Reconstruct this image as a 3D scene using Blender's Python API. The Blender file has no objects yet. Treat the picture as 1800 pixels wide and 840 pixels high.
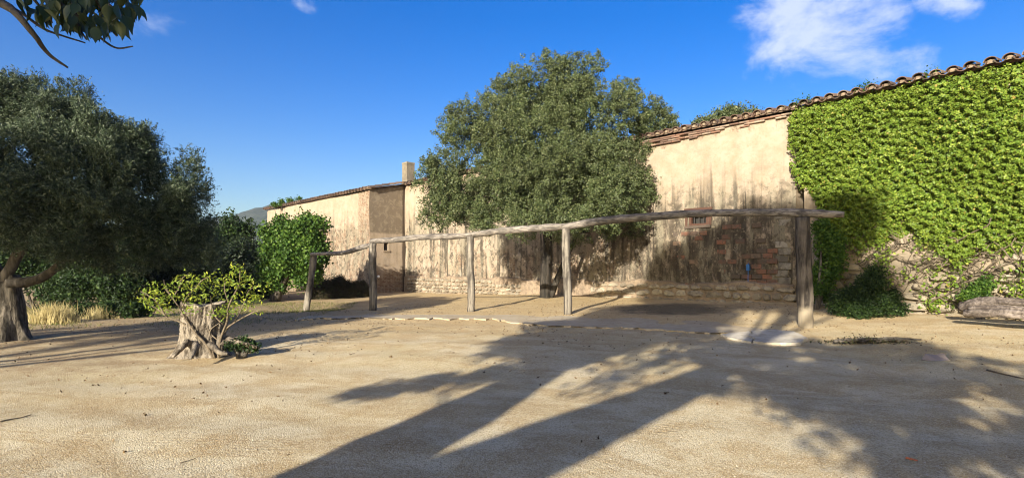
import bpy, math, random
import numpy as np
from mathutils import Vector, Matrix
random.seed(7); RNG = np.random.default_rng(7)
R = math.radians
SC = bpy.context.scene
COL = SC.collection
# ------------------------------------------------------------------ camera, sun, sky, exposure
EYE, F, HOR = 1.5, 1000.0, 470.0
SUN_AZ, SUN_EL = 25.0, 19.0            # light travels 25 deg right of straight ahead, 19 deg down
cam = bpy.data.objects.new('camera', bpy.data.cameras.new('camera')); COL.objects.link(cam)
cam.location = (0, 0, EYE); cam.rotation_euler = (R(90), 0, 0)
cam.data.sensor_width = 36; cam.data.lens = 20.0; cam.data.shift_y = 50 / 1800
cam.data.clip_end = 6000; cam.data.clip_start = 0.05
SC.camera = cam
SD = Vector((math.sin(R(SUN_AZ)) * math.cos(R(SUN_EL)), math.cos(R(SUN_AZ)) * math.cos(R(SUN_EL)), -math.sin(R(SUN_EL))))
sun = bpy.data.objects.new('sun', bpy.data.lights.new('sun', 'SUN')); COL.objects.link(sun)
sun.data.energy = 5.0; sun.data.angle = R(0.53); sun.data.color = (1, 0.93, 0.80)
sun.rotation_euler = SD.to_track_quat('-Z', 'Y').to_euler()
SC.view_settings.view_transform = 'Standard'; SC.view_settings.look = 'None'
SC.view_settings.exposure = 1.27; SC.view_settings.gamma = 1
SC.cycles.filter_width = 1.1

class NT:
    """tiny node-tree writer"""
    def __init__(s, tree): s.t = tree; s.n = tree.nodes; s.l = tree.links
    def new(s, typ, ins=None, **kw):
        n = s.n.new(typ)
        for k, v in kw.items(): setattr(n, k, v)
        for k, v in (ins or {}).items(): s.set(n.inputs[k], v)
        return n
    def set(s, sock, v):
        if hasattr(v, 'is_output') or isinstance(v, bpy.types.NodeSocket): s.l.new(v, sock)
        else: sock.default_value = v
    def math(s, op, a, b=0.0, c=0.0, clamp=False):
        n = s.n.new('ShaderNodeMath'); n.operation = op; n.use_clamp = clamp
        s.set(n.inputs[0], a); s.set(n.inputs[1], b); s.set(n.inputs[2], c); return n.outputs[0]
    def mix(s, f, a, b, blend='MIX'):
        n = s.n.new('ShaderNodeMix'); n.data_type = 'RGBA'; n.blend_type = blend
        s.set(n.inputs[0], f)
        for i, v in ((6, a), (7, b)):
            if isinstance(v, tuple) and len(v) == 3: v = v + (1,)
            s.set(n.inputs[i], v)
        return n.outputs[2]
    def noise(s, vec, scale, detail=4, rough=.55, dist=0.0):
        n = s.n.new('ShaderNodeTexNoise'); s.set(n.inputs['Vector'], vec)
        n.inputs['Scale'].default_value = scale; n.inputs['Detail'].default_value = detail
        n.inputs['Roughness'].default_value = rough; n.inputs['Distortion'].default_value = dist
        return n.outputs[0]
    def ramp(s, f, lo, hi):
        n = s.n.new('ShaderNodeMapRange'); n.interpolation_type = 'SMOOTHSTEP'
        s.set(n.inputs[0], f); n.inputs[1].default_value = lo; n.inputs[2].default_value = hi
        return n.outputs[0]
    def cramp(s, f, stops):
        n = s.n.new('ShaderNodeValToRGB'); s.set(n.inputs[0], f); e = n.color_ramp.elements
        while len(e) < len(stops): e.new(.5)
        for el, (p, c) in zip(e, stops): el.position = p; el.color = tuple(c) + (1,)
        return n.outputs[0]
    def mapping(s, vec, scale=(1, 1, 1), loc=(0, 0, 0)):
        n = s.n.new('ShaderNodeMapping'); s.set(n.inputs[0], vec)
        n.inputs['Scale'].default_value = scale; n.inputs['Location'].default_value = loc
        return n.outputs[0]
    def bump(s, h, strength=.5, dist=.02, normal=None):
        n = s.n.new('ShaderNodeBump'); s.set(n.inputs['Height'], h)
        n.inputs['Strength'].default_value = strength; n.inputs['Distance'].default_value = dist
        if normal is not None: s.l.new(normal, n.inputs['Normal'])
        return n.outputs[0]

# world: physical sky with a few broken clouds
W = bpy.data.worlds.new('World'); SC.world = W; W.use_nodes = True
w = NT(W.node_tree); w.n.clear()
sky = w.new('ShaderNodeTexSky', sky_type='NISHITA', sun_disc=False, sun_elevation=R(SUN_EL), sun_rotation=R(180 + SUN_AZ),
            altitude=300, air_density=1.0, dust_density=3.0, ozone_density=2.2)
tc = w.new('ShaderNodeTexCoord').outputs['Generated']
skyc = w.new('ShaderNodeHueSaturation', {'Hue': .52, 'Saturation': 1.54, 'Value': 1.0, 'Color': sky.outputs[0]}).outputs[0]
sep = w.new('ShaderNodeSeparateXYZ', {0: tc})
yy = w.math('MAXIMUM', sep.outputs[1], .05)
gx = w.math('DIVIDE', sep.outputs[0], yy); gz = w.math('DIVIDE', sep.outputs[2], yy)
cl = None
front = w.math('GREATER_THAN', sep.outputs[1], 0.05)
def cloud(cx, cz, rx, rz, amp):
    a = w.math('POWER', w.math('DIVIDE', w.math('SUBTRACT', gx, cx), rx), 2)
    b = w.math('POWER', w.math('DIVIDE', w.math('SUBTRACT', gz, cz), rz), 2)
    return w.math('MULTIPLY', w.math('SUBTRACT', 1.0, w.math('ADD', a, b), clamp=False), amp)
for args in ((.545, .425, .15, .14, 1.0), (.49, .33, .06, .06, .6), (.60, .36, .12, .045, .5), (.76, .47, .05, .03, .5), (-.65, .425, .07, .035, .5), (-.365, .468, .022, .014, .2)):
    v = w.math('MAXIMUM', cloud(*args), -1.0)
    cl = v if cl is None else w.math('MAXIMUM', cl, v)
nz = w.noise(w.mapping(tc, (1, 1, 1.5)), 5.6, 11, .62, .35)
cm = w.ramp(w.math('ADD', w.math('MULTIPLY', cl, .44), w.math('SUBTRACT', w.math('MULTIPLY', nz, 2.3), 1.04)), .06, .66)
cm = w.math('MULTIPLY', w.math('MULTIPLY', cm, .80), front)
skym = w.mix(cm, skyc, (3.9, 4.3, 5.3))
bg = w.new('ShaderNodeBackground', {'Color': skym, 'Strength': 0.09})
w.l.new(bg.outputs[0], w.new('ShaderNodeOutputWorld').inputs[0])

# ------------------------------------------------------------------ helpers
def P(px, py, z): return Vector(((px - 900) / F * z, z, EYE + (HOR - py) / F * z))
GC = [  # ground control points: pixel, pixel, distance
    (350, 627, 9.55), (20, 598, 11.7), (537, 548, 21), (655, 545, 18.4), (828, 547, 16.9), (997, 553, 15.5), (1417, 578, 12.5),
    (1600, 548, 14.4), (1400, 530, 16.5), (1200, 525, 19.2), (963, 517, 23.7), (712, 513, 31.7), (650, 516, 30.2), (575, 512, 33),
    (470, 512, 39), (160, 555, 17.6), (450, 540, 21), (1800, 563, 12.6), (100, 530, 26)]
gp = np.array([[P(*c).x, P(*c).y, P(*c).z] for c in GC] + [[x, y, 0.0] for x, y in
     ((0, 0), (-4, 4), (0, 4), (4, 4), (-9, 3), (9, 4), (-4, -6), (5, -6), (0, 7), (4.5, 7.5), (-3, 7))] + [[x, y, .1] for x, y in ((-40, 10), (-40, 60), (30, 10), (40, 60), (0, 70), (0, -30), (-30, -20), (30, -20))])
_d = np.sqrt(((gp[:, None, :2] - gp[None, :, :2]) ** 2).sum(-1))
_w = np.linalg.solve(_d + 1e-9 * np.eye(len(gp)), gp[:, 2])
_sw = [(RNG.uniform(-1, 1), RNG.uniform(-1, 1), RNG.uniform(0, 6)) for _ in range(9)]
def ground_z(x, y, micro=True):
    x = np.asarray(x, float); y = np.asarray(y, float); z = np.zeros(np.broadcast(x, y).shape)
    for i in range(len(gp)): z = z + _w[i] * np.sqrt((x - gp[i, 0]) ** 2 + (y - gp[i, 1]) ** 2 + .15)
    r = np.sqrt(x * x + (y - 15) ** 2); k = np.clip((r - 35) / 40, 0, 1); z = z * (1 - k) + k * -.2
    if micro:
        for i, (a, b, c) in enumerate(_sw): z = z + (.012 if i < 4 else .005) * np.sin((a * x + b * y) * (1.2 if i < 4 else 4.5) + c) * (r < 60)
    return z
def G(x, y): return float(ground_z(x, y))
def hit(px, py):
    """where the ray through a pixel meets the ground"""
    z = 1500 / max(py - HOR, 20)
    for _ in range(40):
        z = .5 * z + .5 * (EYE - G((px - 900) / F * z, z)) * F / (py - HOR)
    x = (px - 900) / F * z
    return Vector((x, z, G(x, z)))
def nrm(a): return a / np.maximum(np.linalg.norm(a, axis=-1, keepdims=True), 1e-9)
def tag(o, label=None, cat=None, group=None, kind=None):
    for k, v in (('label', label), ('category', cat), ('group', group), ('kind', kind)):
        if v: o[k] = v
    return o
def empty(name, loc=(0, 0, 0), rz=0, label=None, cat=None, group=None):
    o = bpy.data.objects.new(name, None); COL.objects.link(o); o.location = loc; o.rotation_euler = (0, 0, rz)
    o.empty_display_size = .2
    return tag(o, label, cat, group)
def link(name, me, mat=None, parent=None, loc=None, rot=None):
    o = bpy.data.objects.new(name, me); COL.objects.link(o)
    if mat is not None and not me.materials: me.materials.append(mat)
    if parent is not None: o.parent = parent
    if loc is not None: o.location = loc
    if rot is not None: o.rotation_euler = rot
    return o
def np_mesh(name, V, Fc, smooth=False):
    """V (n,3), Fc (m,k) with constant k"""
    V = np.asarray(V, np.float32); Fc = np.asarray(Fc, np.int32); m, k = Fc.shape
    me = bpy.data.meshes.new(name); me.vertices.add(len(V)); me.vertices.foreach_set('co', V.ravel())
    me.loops.add(m * k); me.loops.foreach_set('vertex_index', Fc.ravel())
    me.polygons.add(m); me.polygons.foreach_set('loop_start', np.arange(0, m * k, k, dtype=np.int32))
    me.polygons.foreach_set('use_smooth', np.full(m, smooth)); me.update(); me.validate(); return me
class MB:
    def __init__(s): s.v = []; s.f = []
    def add(s, v, f):
        n = len(s.v); s.v += [tuple(p) for p in v]; s.f += [tuple(i + n for i in q) for q in f]
    def box(s, lo, hi, jit=0.0):
        x0, y0, z0 = lo; x1, y1, z1 = hi
        v = [(x, y, z) for z in (z0, z1) for x, y in ((x0, y0), (x1, y0), (x1, y1), (x0, y1))]
        if jit: v = [tuple(c + random.uniform(-jit, jit) for c in p) for p in v]
        s.add(v, [(3, 2, 1, 0), (4, 5, 6, 7), (0, 1, 5, 4), (1, 2, 6, 5), (2, 3, 7, 6), (3, 0, 4, 7)])
    def tube(s, pts, rad, n=8, rough=0.0, cap=True, seed=0):
        pts = [Vector(p) for p in pts]; rnd = random.Random(seed + len(s.v)); rings = []
        up = Vector((.13, .21, 1)); ph = rnd.uniform(0, 6)
        for i, p in enumerate(pts):
            t = (pts[min(i + 1, len(pts) - 1)] - pts[max(i - 1, 0)]).normalized()
            a = t.cross(up);
            if a.length < .1: a = t.cross(Vector((1, .1, .05)))
            a.normalize(); b = t.cross(a); r = rad[i] if hasattr(rad, '__len__') else rad
            ring = []
            for j in range(n):
                an = 2 * math.pi * j / n
                q = r * (1 + rough * (math.sin(an * 3 + ph + i * .35) * .6 + rnd.uniform(-.6, .6)))
                ring.append(p + (a * math.cos(an) + b * math.sin(an)) * q)
            rings.append(ring)
        v = [p for r_ in rings for p in r_]
        f = [(i * n + j, i * n + (j + 1) % n, (i + 1) * n + (j + 1) % n, (i + 1) * n + j) for i in range(len(pts) - 1) for j in range(n)]
        if cap: f += [tuple(range(n))[::-1], tuple((len(pts) - 1) * n + j for j in range(n))]
        s.add(v, f)
    def build(s, name, mat, parent=None, smooth=False):
        me = bpy.data.meshes.new(name); me.from_pydata(s.v, [], s.f); me.update()
        if smooth: me.polygons.foreach_set('use_smooth', [True] * len(me.polygons))
        return link(name, me, mat, parent)
def spline(pts, n=6):
    """Catmull-Rom through points (any dimension)"""
    p = np.array([list(q) for q in pts], float); p = np.vstack([2 * p[0] - p[1], p, 2 * p[-1] - p[-2]]); out = []
    for i in range(1, len(p) - 2):
        for t in np.arange(n) / n:
            out.append(.5 * (2 * p[i] + (p[i + 1] - p[i - 1]) * t + (2 * p[i - 1] - 5 * p[i] + 4 * p[i + 1] - p[i + 2]) * t * t + (3 * p[i] - p[i - 1] - 3 * p[i + 1] + p[i + 2]) * t ** 3))
    out.append(p[-2]); return np.array(out)
def leaves(name, C, L, Wd, mat, parent=None, axis=None, face=None, faceamt=.0, kind='stuff', fold=.18, loose=1.0):
    """one mesh of many small folded leaf blades at points C"""
    n = len(C); C = np.asarray(C, float)
    a = RNG.normal(size=(n, 3)) * loose
    if axis is not None: a = a + np.asarray(axis)
    a = nrm(a); q = RNG.normal(size=(n, 3))
    if face is not None:
        q = np.cross(np.asarray(face) * faceamt + RNG.normal(size=(n, 3)) * (1 - faceamt), a)
    else: q = np.cross(q, a)
    b = nrm(q); nn = np.cross(a, b)
    L = L * RNG.uniform(.65, 1.3, (n, 1)); Wd = Wd * RNG.uniform(.7, 1.25, (n, 1))
    v = np.stack([C - a * L * .5, C + b * Wd * .5 + nn * Wd * fold - a * L * .06, C + a * L * .5, C - b * Wd * .5 + nn * Wd * fold - a * L * .06], 1).reshape(-1, 3)
    i = np.arange(n)[:, None] * 4
    f = np.concatenate([i + [0, 2, 1], i + [0, 3, 2]], 1).reshape(-1, 3)
    o = link(name, np_mesh(name, v, f), mat, parent)
    return tag(o, kind=kind)
def crown_pts(lobes, nclump, per, sig, shell=.55, flat=1.0, seed=1):
    """clumped points in the outer shells of ellipsoid lobes; lobes = (x,y,z,r[,rz])"""
    g = np.random.default_rng(seed); lb = np.array([l if len(l) == 5 else tuple(l) + (l[3],) for l in lobes], float)
    pr = lb[:, 3] ** 2; pr /= pr.sum()
    k = g.choice(len(lb), nclump, p=pr); d = nrm(g.normal(size=(nclump, 3)))
    rr = (shell + (1 - shell) * g.random((nclump, 1)) ** .6) * (1 + .16 * np.sin(d[:, :1] * 7 + d[:, 1:2] * 5 + k[:, None]) + g.normal(size=(nclump, 1)) * .07)
    c = lb[k, :3] + d * rr * np.stack([lb[k, 3], lb[k, 3], lb[k, 4]], 1)
    s = g.uniform(.5, 1.4, (nclump, 1)) * sig
    b = nrm(g.normal(size=(nclump, per, 3))) * g.random((nclump, per, 1)) ** .4 * 1.9; p = c[:, None, :] + b * s[:, None] * np.array([1, 1, flat])
    out = np.repeat(d, per, 0)
    return p.reshape(-1, 3), out

def spray_pts(lobes, nspray, per, length, rad, shell=.6, seed=1, up=.25, jit=.8):
    """leafy twigs: points strung along short shoots that start in the outer shell of the lobes; returns points, outward, shoot axis"""
    g = np.random.default_rng(seed); lb = np.array([l if len(l) == 5 else tuple(l) + (l[3],) for l in lobes], float)
    pr = lb[:, 3] ** 2; pr /= pr.sum(); k = g.choice(len(lb), nspray, p=pr); d = nrm(g.normal(size=(nspray, 3)))
    wob = 1 + .13 * np.sin(d[:, :1] * 6 + d[:, 2:] * 5 + k[:, None]) + .09 * np.sin(d[:, 1:2] * 13 - d[:, 2:] * 11 + 2 * k[:, None])
    rr = (shell + (1 - shell) * g.random((nspray, 1)) ** .7) * wob
    c = lb[k, :3] + d * rr * np.stack([lb[k, 3], lb[k, 3], lb[k, 4]], 1)
    ax = nrm(d + np.array([0, 0, up]) + g.normal(size=(nspray, 3)) * jit); ln = length * g.uniform(.5, 1.3, (nspray, 1, 1))
    t = g.random((nspray, per, 1)) - .5
    b = nrm(g.normal(size=(nspray, per, 3))) * g.random((nspray, per, 1)) ** .5 * rad * (1.15 - t)
    p = c[:, None] + ax[:, None] * t * ln + b
    return p.reshape(-1, 3), np.repeat(d, per, 0), np.repeat(ax, per, 0)

def sublobes(lobes, n=9, k=.40, seed=1):
    """break each big lobe into a core and knobbly clumps, the way a crown grows"""
    rd = random.Random(seed); o_ = []
    for l in lobes:
        x, y, z, q = l[:4]
        if q < .45: o_.append((x, y, z, q)); continue
        o_.append((x, y, z, q * .72))
        for _ in range(n):
            d = Vector((rd.gauss(0, 1), rd.gauss(0, 1), rd.gauss(.15, 1))).normalized() * q * rd.uniform(.62, .82); o_.append((x + d.x, y + d.y, z + d.z, q * k * rd.uniform(.75, 1.2)))
    return o_

# ------------------------------------------------------------------ materials
def mat(name):
    m = bpy.data.materials.new(name); m.use_nodes = True; t = NT(m.node_tree); t.n.clear()
    out = t.new('ShaderNodeOutputMaterial'); b = t.new('ShaderNodeBsdfPrincipled'); t.l.new(b.outputs[0], out.inputs[0])
    b.inputs['Specular IOR Level'].default_value = .3
    return m, t, b
def objco(t): return t.new('ShaderNodeTexCoord').outputs['Object']
def geo_pos(t): return t.new('ShaderNodeNewGeometry').outputs['Position']
def leaf_mat(name, stops, trans=.25, rough=.5, spec=.35, tcol=None, patch=None):
    m, t, b = mat(name)
    g = t.new('ShaderNodeNewGeometry'); c = t.cramp(g.outputs['Random Per Island'], stops)
    big = t.noise(g.outputs['Position'], 1.1, 3)
    c = t.mix(t.ramp(big, .35, .7), c, t.mix(.55, c, patch or stops[0][1]))
    t.set(b.inputs['Base Color'], c); b.inputs['Roughness'].default_value = rough; b.inputs['Specular IOR Level'].default_value = spec
    tr = t.new('ShaderNodeBsdfTranslucent'); t.set(tr.inputs[0], t.mix(.5, c, tcol or stops[-1][1]))
    ms = t.new('ShaderNodeMixShader'); ms.inputs[0].default_value = trans
    t.l.new(b.outputs[0], ms.inputs[1]); t.l.new(tr.outputs[0], ms.inputs[2])
    t.l.new(ms.outputs[0], [n for n in t.n if n.type == 'OUTPUT_MATERIAL'][0].inputs[0]); return m
M = {}
M['oak'] = leaf_mat('oak_leaf', [(0, (.030, .046, .014)), (.5, (.072, .098, .031)), (.85, (.115, .140, .052)), (1, (.19, .20, .09))], .12, .5, .35, patch=(.055, .062, .022))
M['olive'] = leaf_mat('olive_leaf', [(0, (.015, .028, .010)), (.55, (.044, .068, .028)), (.82, (.11, .14, .075)), (1, (.22, .25, .165))], .10, .5, .3)
M['ivy'] = leaf_mat('ivy_leaf', [(0, (.060, .115, .012)), (.4, (.115, .190, .022)), (.8, (.20, .275, .035)), (.975, (.30, .35, .06)), (1, (.36, .24, .07))], .22, .45, .25, patch=(.12, .17, .018))
M['bush'] = leaf_mat('bush_leaf', [(0, (.008, .018, .005)), (.55, (.020, .042, .010)), (.9, (.048, .085, .018)), (1, (.085, .12, .035))], .15, .5, .2)
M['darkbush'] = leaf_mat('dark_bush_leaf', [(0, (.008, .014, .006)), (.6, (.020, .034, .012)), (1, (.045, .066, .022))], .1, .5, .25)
M['ivybush'] = leaf_mat('ivy_bush_leaf', [(0, (.022, .055, .008)), (.5, (.055, .110, .016)), (1, (.13, .20, .03))], .2, .5, .2)
M['fig'] = leaf_mat('yellow_green_leaf', [(0, (.10, .17, .02)), (.5, (.21, .29, .03)), (1, (.42, .42, .05))], .35, .45, .3)
M['shade'] = leaf_mat('shade_tree_leaf', [(0, (.016, .032, .010)), (.6, (.035, .060, .016)), (1, (.06, .085, .028))], .06, .4, .4)
M['straw'] = leaf_mat('dry_grass', [(0, (.20, .16, .06)), (.5, (.38, .31, .14)), (1, (.55, .46, .25))], .3, .7, .1)
M['grass'] = leaf_mat('green_grass', [(0, (.06, .085, .02)), (.5, (.12, .14, .035)), (1, (.26, .22, .09))], .25, .6, .1)
M['litter'] = leaf_mat('dead_leaf', [(0, (.05, .03, .015)), (.5, (.12, .075, .035)), (1, (.26, .17, .08))], .05, .8, .1)
M['vine'] = leaf_mat('dead_vine', [(0, (.035, .028, .018)), (.6, (.08, .065, .04)), (1, (.06, .085, .03))], .05, .8, .1)

def bark(name, dark, light, scale=9.0, stretch=.16, bump=.9, dist=.03):
    m, t, b = mat(name); co = objco(t)
    n1 = t.noise(t.mapping(co, (1, 1, stretch)), scale, 7, .65, .6); n2 = t.noise(co, 2.2, 4)
    c = t.mix(t.ramp(n1, .36, .66), dark, light); c = t.mix(t.math('MULTIPLY', t.ramp(n2, .45, .7), .5), c, tuple(x * .55 for x in dark))
    t.set(b.inputs['Base Color'], c); b.inputs['Roughness'].default_value = .9; b.inputs['Specular IOR Level'].default_value = .15
    t.set(b.inputs['Normal'], t.bump(n1, bump, dist)); return m
M['bark'] = bark('oak_bark', (.045, .038, .030), (.14, .12, .095))
M['olivebark'] = bark('olive_bark', (.04, .034, .025), (.20, .17, .13), 11, .3, 1.0, .06)
M['stump'] = bark('stump_bark', (.07, .055, .04), (.33, .28, .215), 13, .28, 1.0, .06)
M['cut'] = bark('cut_wood', (.20, .16, .115), (.36, .31, .24), 12, 1, .6, .01)
M['post'] = bark('weathered_post', (.055, .046, .038), (.27, .235, .185), 11, .10, .9, .02)
M['twig'] = bark('twig_bark', (.09, .07, .048), (.20, .16, .11), 20, .3, .4, .01)
M['log'] = bark('grey_log', (.07, .055, .045), (.24, .20, .17), 9, 1, 1.0, .03)
def along(name, dark, light):    # timber whose grain runs along x (beams)
    m, t, b = mat(name); co = objco(t)
    n1 = t.noise(t.mapping(co, (.12, .5, 1.2)), 16, 7, .65, .4); n2 = t.noise(co, 1.3, 4)
    c = t.mix(t.ramp(n1, .36, .66), dark, light); c = t.mix(t.math('MULTIPLY', t.ramp(n2, .5, .7), .6), c, (.10, .09, .075))
    t.set(b.inputs['Base Color'], c); b.inputs['Roughness'].default_value = .88
    t.set(b.inputs['Normal'], t.bump(n1, .9, .02)); return m
M['darkpost'] = bark('dark_post', (.03, .025, .021), (.15, .125, .098), 11, .10, .9, .02)
M['oakbark'] = bark('dark_oak_bark', (.018, .016, .013), (.065, .055, .044))
def sunlit_foot(m, z0, z1, col):
    t = NT(m.node_tree); b = [n for n in t.n if n.type == 'BSDF_PRINCIPLED'][0]; src = b.inputs['Base Color'].links[0].from_socket
    z = t.new('ShaderNodeSeparateXYZ', {0: objco(t)}).outputs[2]; nn = t.noise(objco(t), 9, 5, .6)
    f = t.math('SUBTRACT', 1.0, t.ramp(t.math('ADD', z, t.math('MULTIPLY', nn, .16)), z0, z1)); t.set(b.inputs['Base Color'], t.mix(t.math('MULTIPLY', f, .8), src, col))
sunlit_foot(M['darkpost'], .52, .68, (.30, .25, .175))  # sunlit lower end painted paler into the post colour, upper part stays dark
M['beam'] = along('weathered_beam', (.07, .058, .048), (.29, .25, .205))

def terracotta(name, lichen=.5):
    m, t, b = mat(name); co = geo_pos(t); oi = t.new('ShaderNodeObjectInfo').outputs['Random']
    c = t.cramp(oi, [(0, (.065, .045, .034)), (.4, (.11, .064, .045)), (.75, (.165, .095, .064)), (1, (.21, .145, .10))])
    n = t.noise(co, 9, 6, .65); c = t.mix(t.math('MULTIPLY', t.ramp(n, .45, .68), lichen), c, (.085, .075, .058))
    n2 = t.noise(co, 23, 4); c = t.mix(t.math('MULTIPLY', t.ramp(n2, .58, .72), .5), c, (.24, .22, .165))
    t.set(b.inputs['Base Color'], c); b.inputs['Roughness'].default_value = .9; t.set(b.inputs['Normal'], t.bump(n, .5, .012)); return m
M['tile'] = terracotta('roof_tile_clay', .7)
def masonry(name, stops, grime=(.06, .052, .045), amt=.6):
    m, t, b = mat(name); co = geo_pos(t); oi = t.new('ShaderNodeObjectInfo').outputs['Random']
    c = t.cramp(oi, stops); n = t.noise(co, 7, 6, .65); n2 = t.noise(co, 40, 3); n4 = t.noise(co, 1.6, 6, .7)
    c = t.mix(t.math('MULTIPLY', t.ramp(n, .45, .66), amt), c, grime); c = t.mix(t.math('MULTIPLY', t.ramp(n4, .44, .6), amt * .7), c, grime); c = t.mix(t.math('MULTIPLY', n2, .2), c, (.30, .25, .18))
    t.set(b.inputs['Base Color'], c); b.inputs['Roughness'].default_value = .92; t.set(b.inputs['Normal'], t.bump(n, .7, .015)); return m
M['brick'] = masonry('old_brick', [(0, (.12, .06, .042)), (.4, (.22, .105, .065)), (.7, (.28, .165, .11)), (1, (.33, .26, .19))], amt=.5)
M['block'] = masonry('wall_block', [(0, (.055, .042, .032)), (.4, (.13, .055, .035)), (.75, (.22, .085, .05)), (1, (.17, .12, .08))], (.05, .04, .032), amt=.9)
M['quoin'] = masonry('pale_quoin', [(0, (.10, .09, .075)), (1, (.26, .235, .195))], amt=.85)
M['stone'] = masonry('field_stone', [(0, (.16, .13, .09)), (.5, (.28, .235, .165)), (1, (.38, .33, .245))], (.08, .066, .05), .6)
M['mortar'] = masonry('lime_mortar', [(0, (.27, .20, .135)), (1, (.27, .20, .135))], (.11, .08, .055), .8)
M['concrete'] = masonry('worn_concrete', [(0, (.42, .35, .24)), (1, (.42, .35, .24))], (.32, .24, .14), .65)
M['slab'] = masonry('pale_concrete', [(0, (.56, .51, .41)), (1, (.50, .45, .36))], (.30, .25, .17), .6)
def plain(name, c, rough=.6, var=.3, scale=30):
    m, t, b = mat(name); n = t.noise(objco(t), scale, 4)
    t.set(b.inputs['Base Color'], t.mix(t.math('MULTIPLY', n, var), c, tuple(x * .45 for x in c))); b.inputs['Roughness'].default_value = rough
    t.set(b.inputs['Normal'], t.bump(n, .2, .004)); return m
M['wood'] = plain('window_wood', (.075, .036, .023)); M['iron'] = plain('dark_iron', (.035, .028, .024)); M['room'] = plain('dark_room', (.03, .028, .025))
M['blue'] = plain('blue_plastic', (.035, .13, .33), .4); M['white'] = plain('white_enamel', (.8, .8, .77), .35, .1)
M['scrap'] = plain('grey_scrap', (.24, .20, .185), .8); M['redbark'] = plain('red_stick', (.40, .13, .07), .8)

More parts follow.
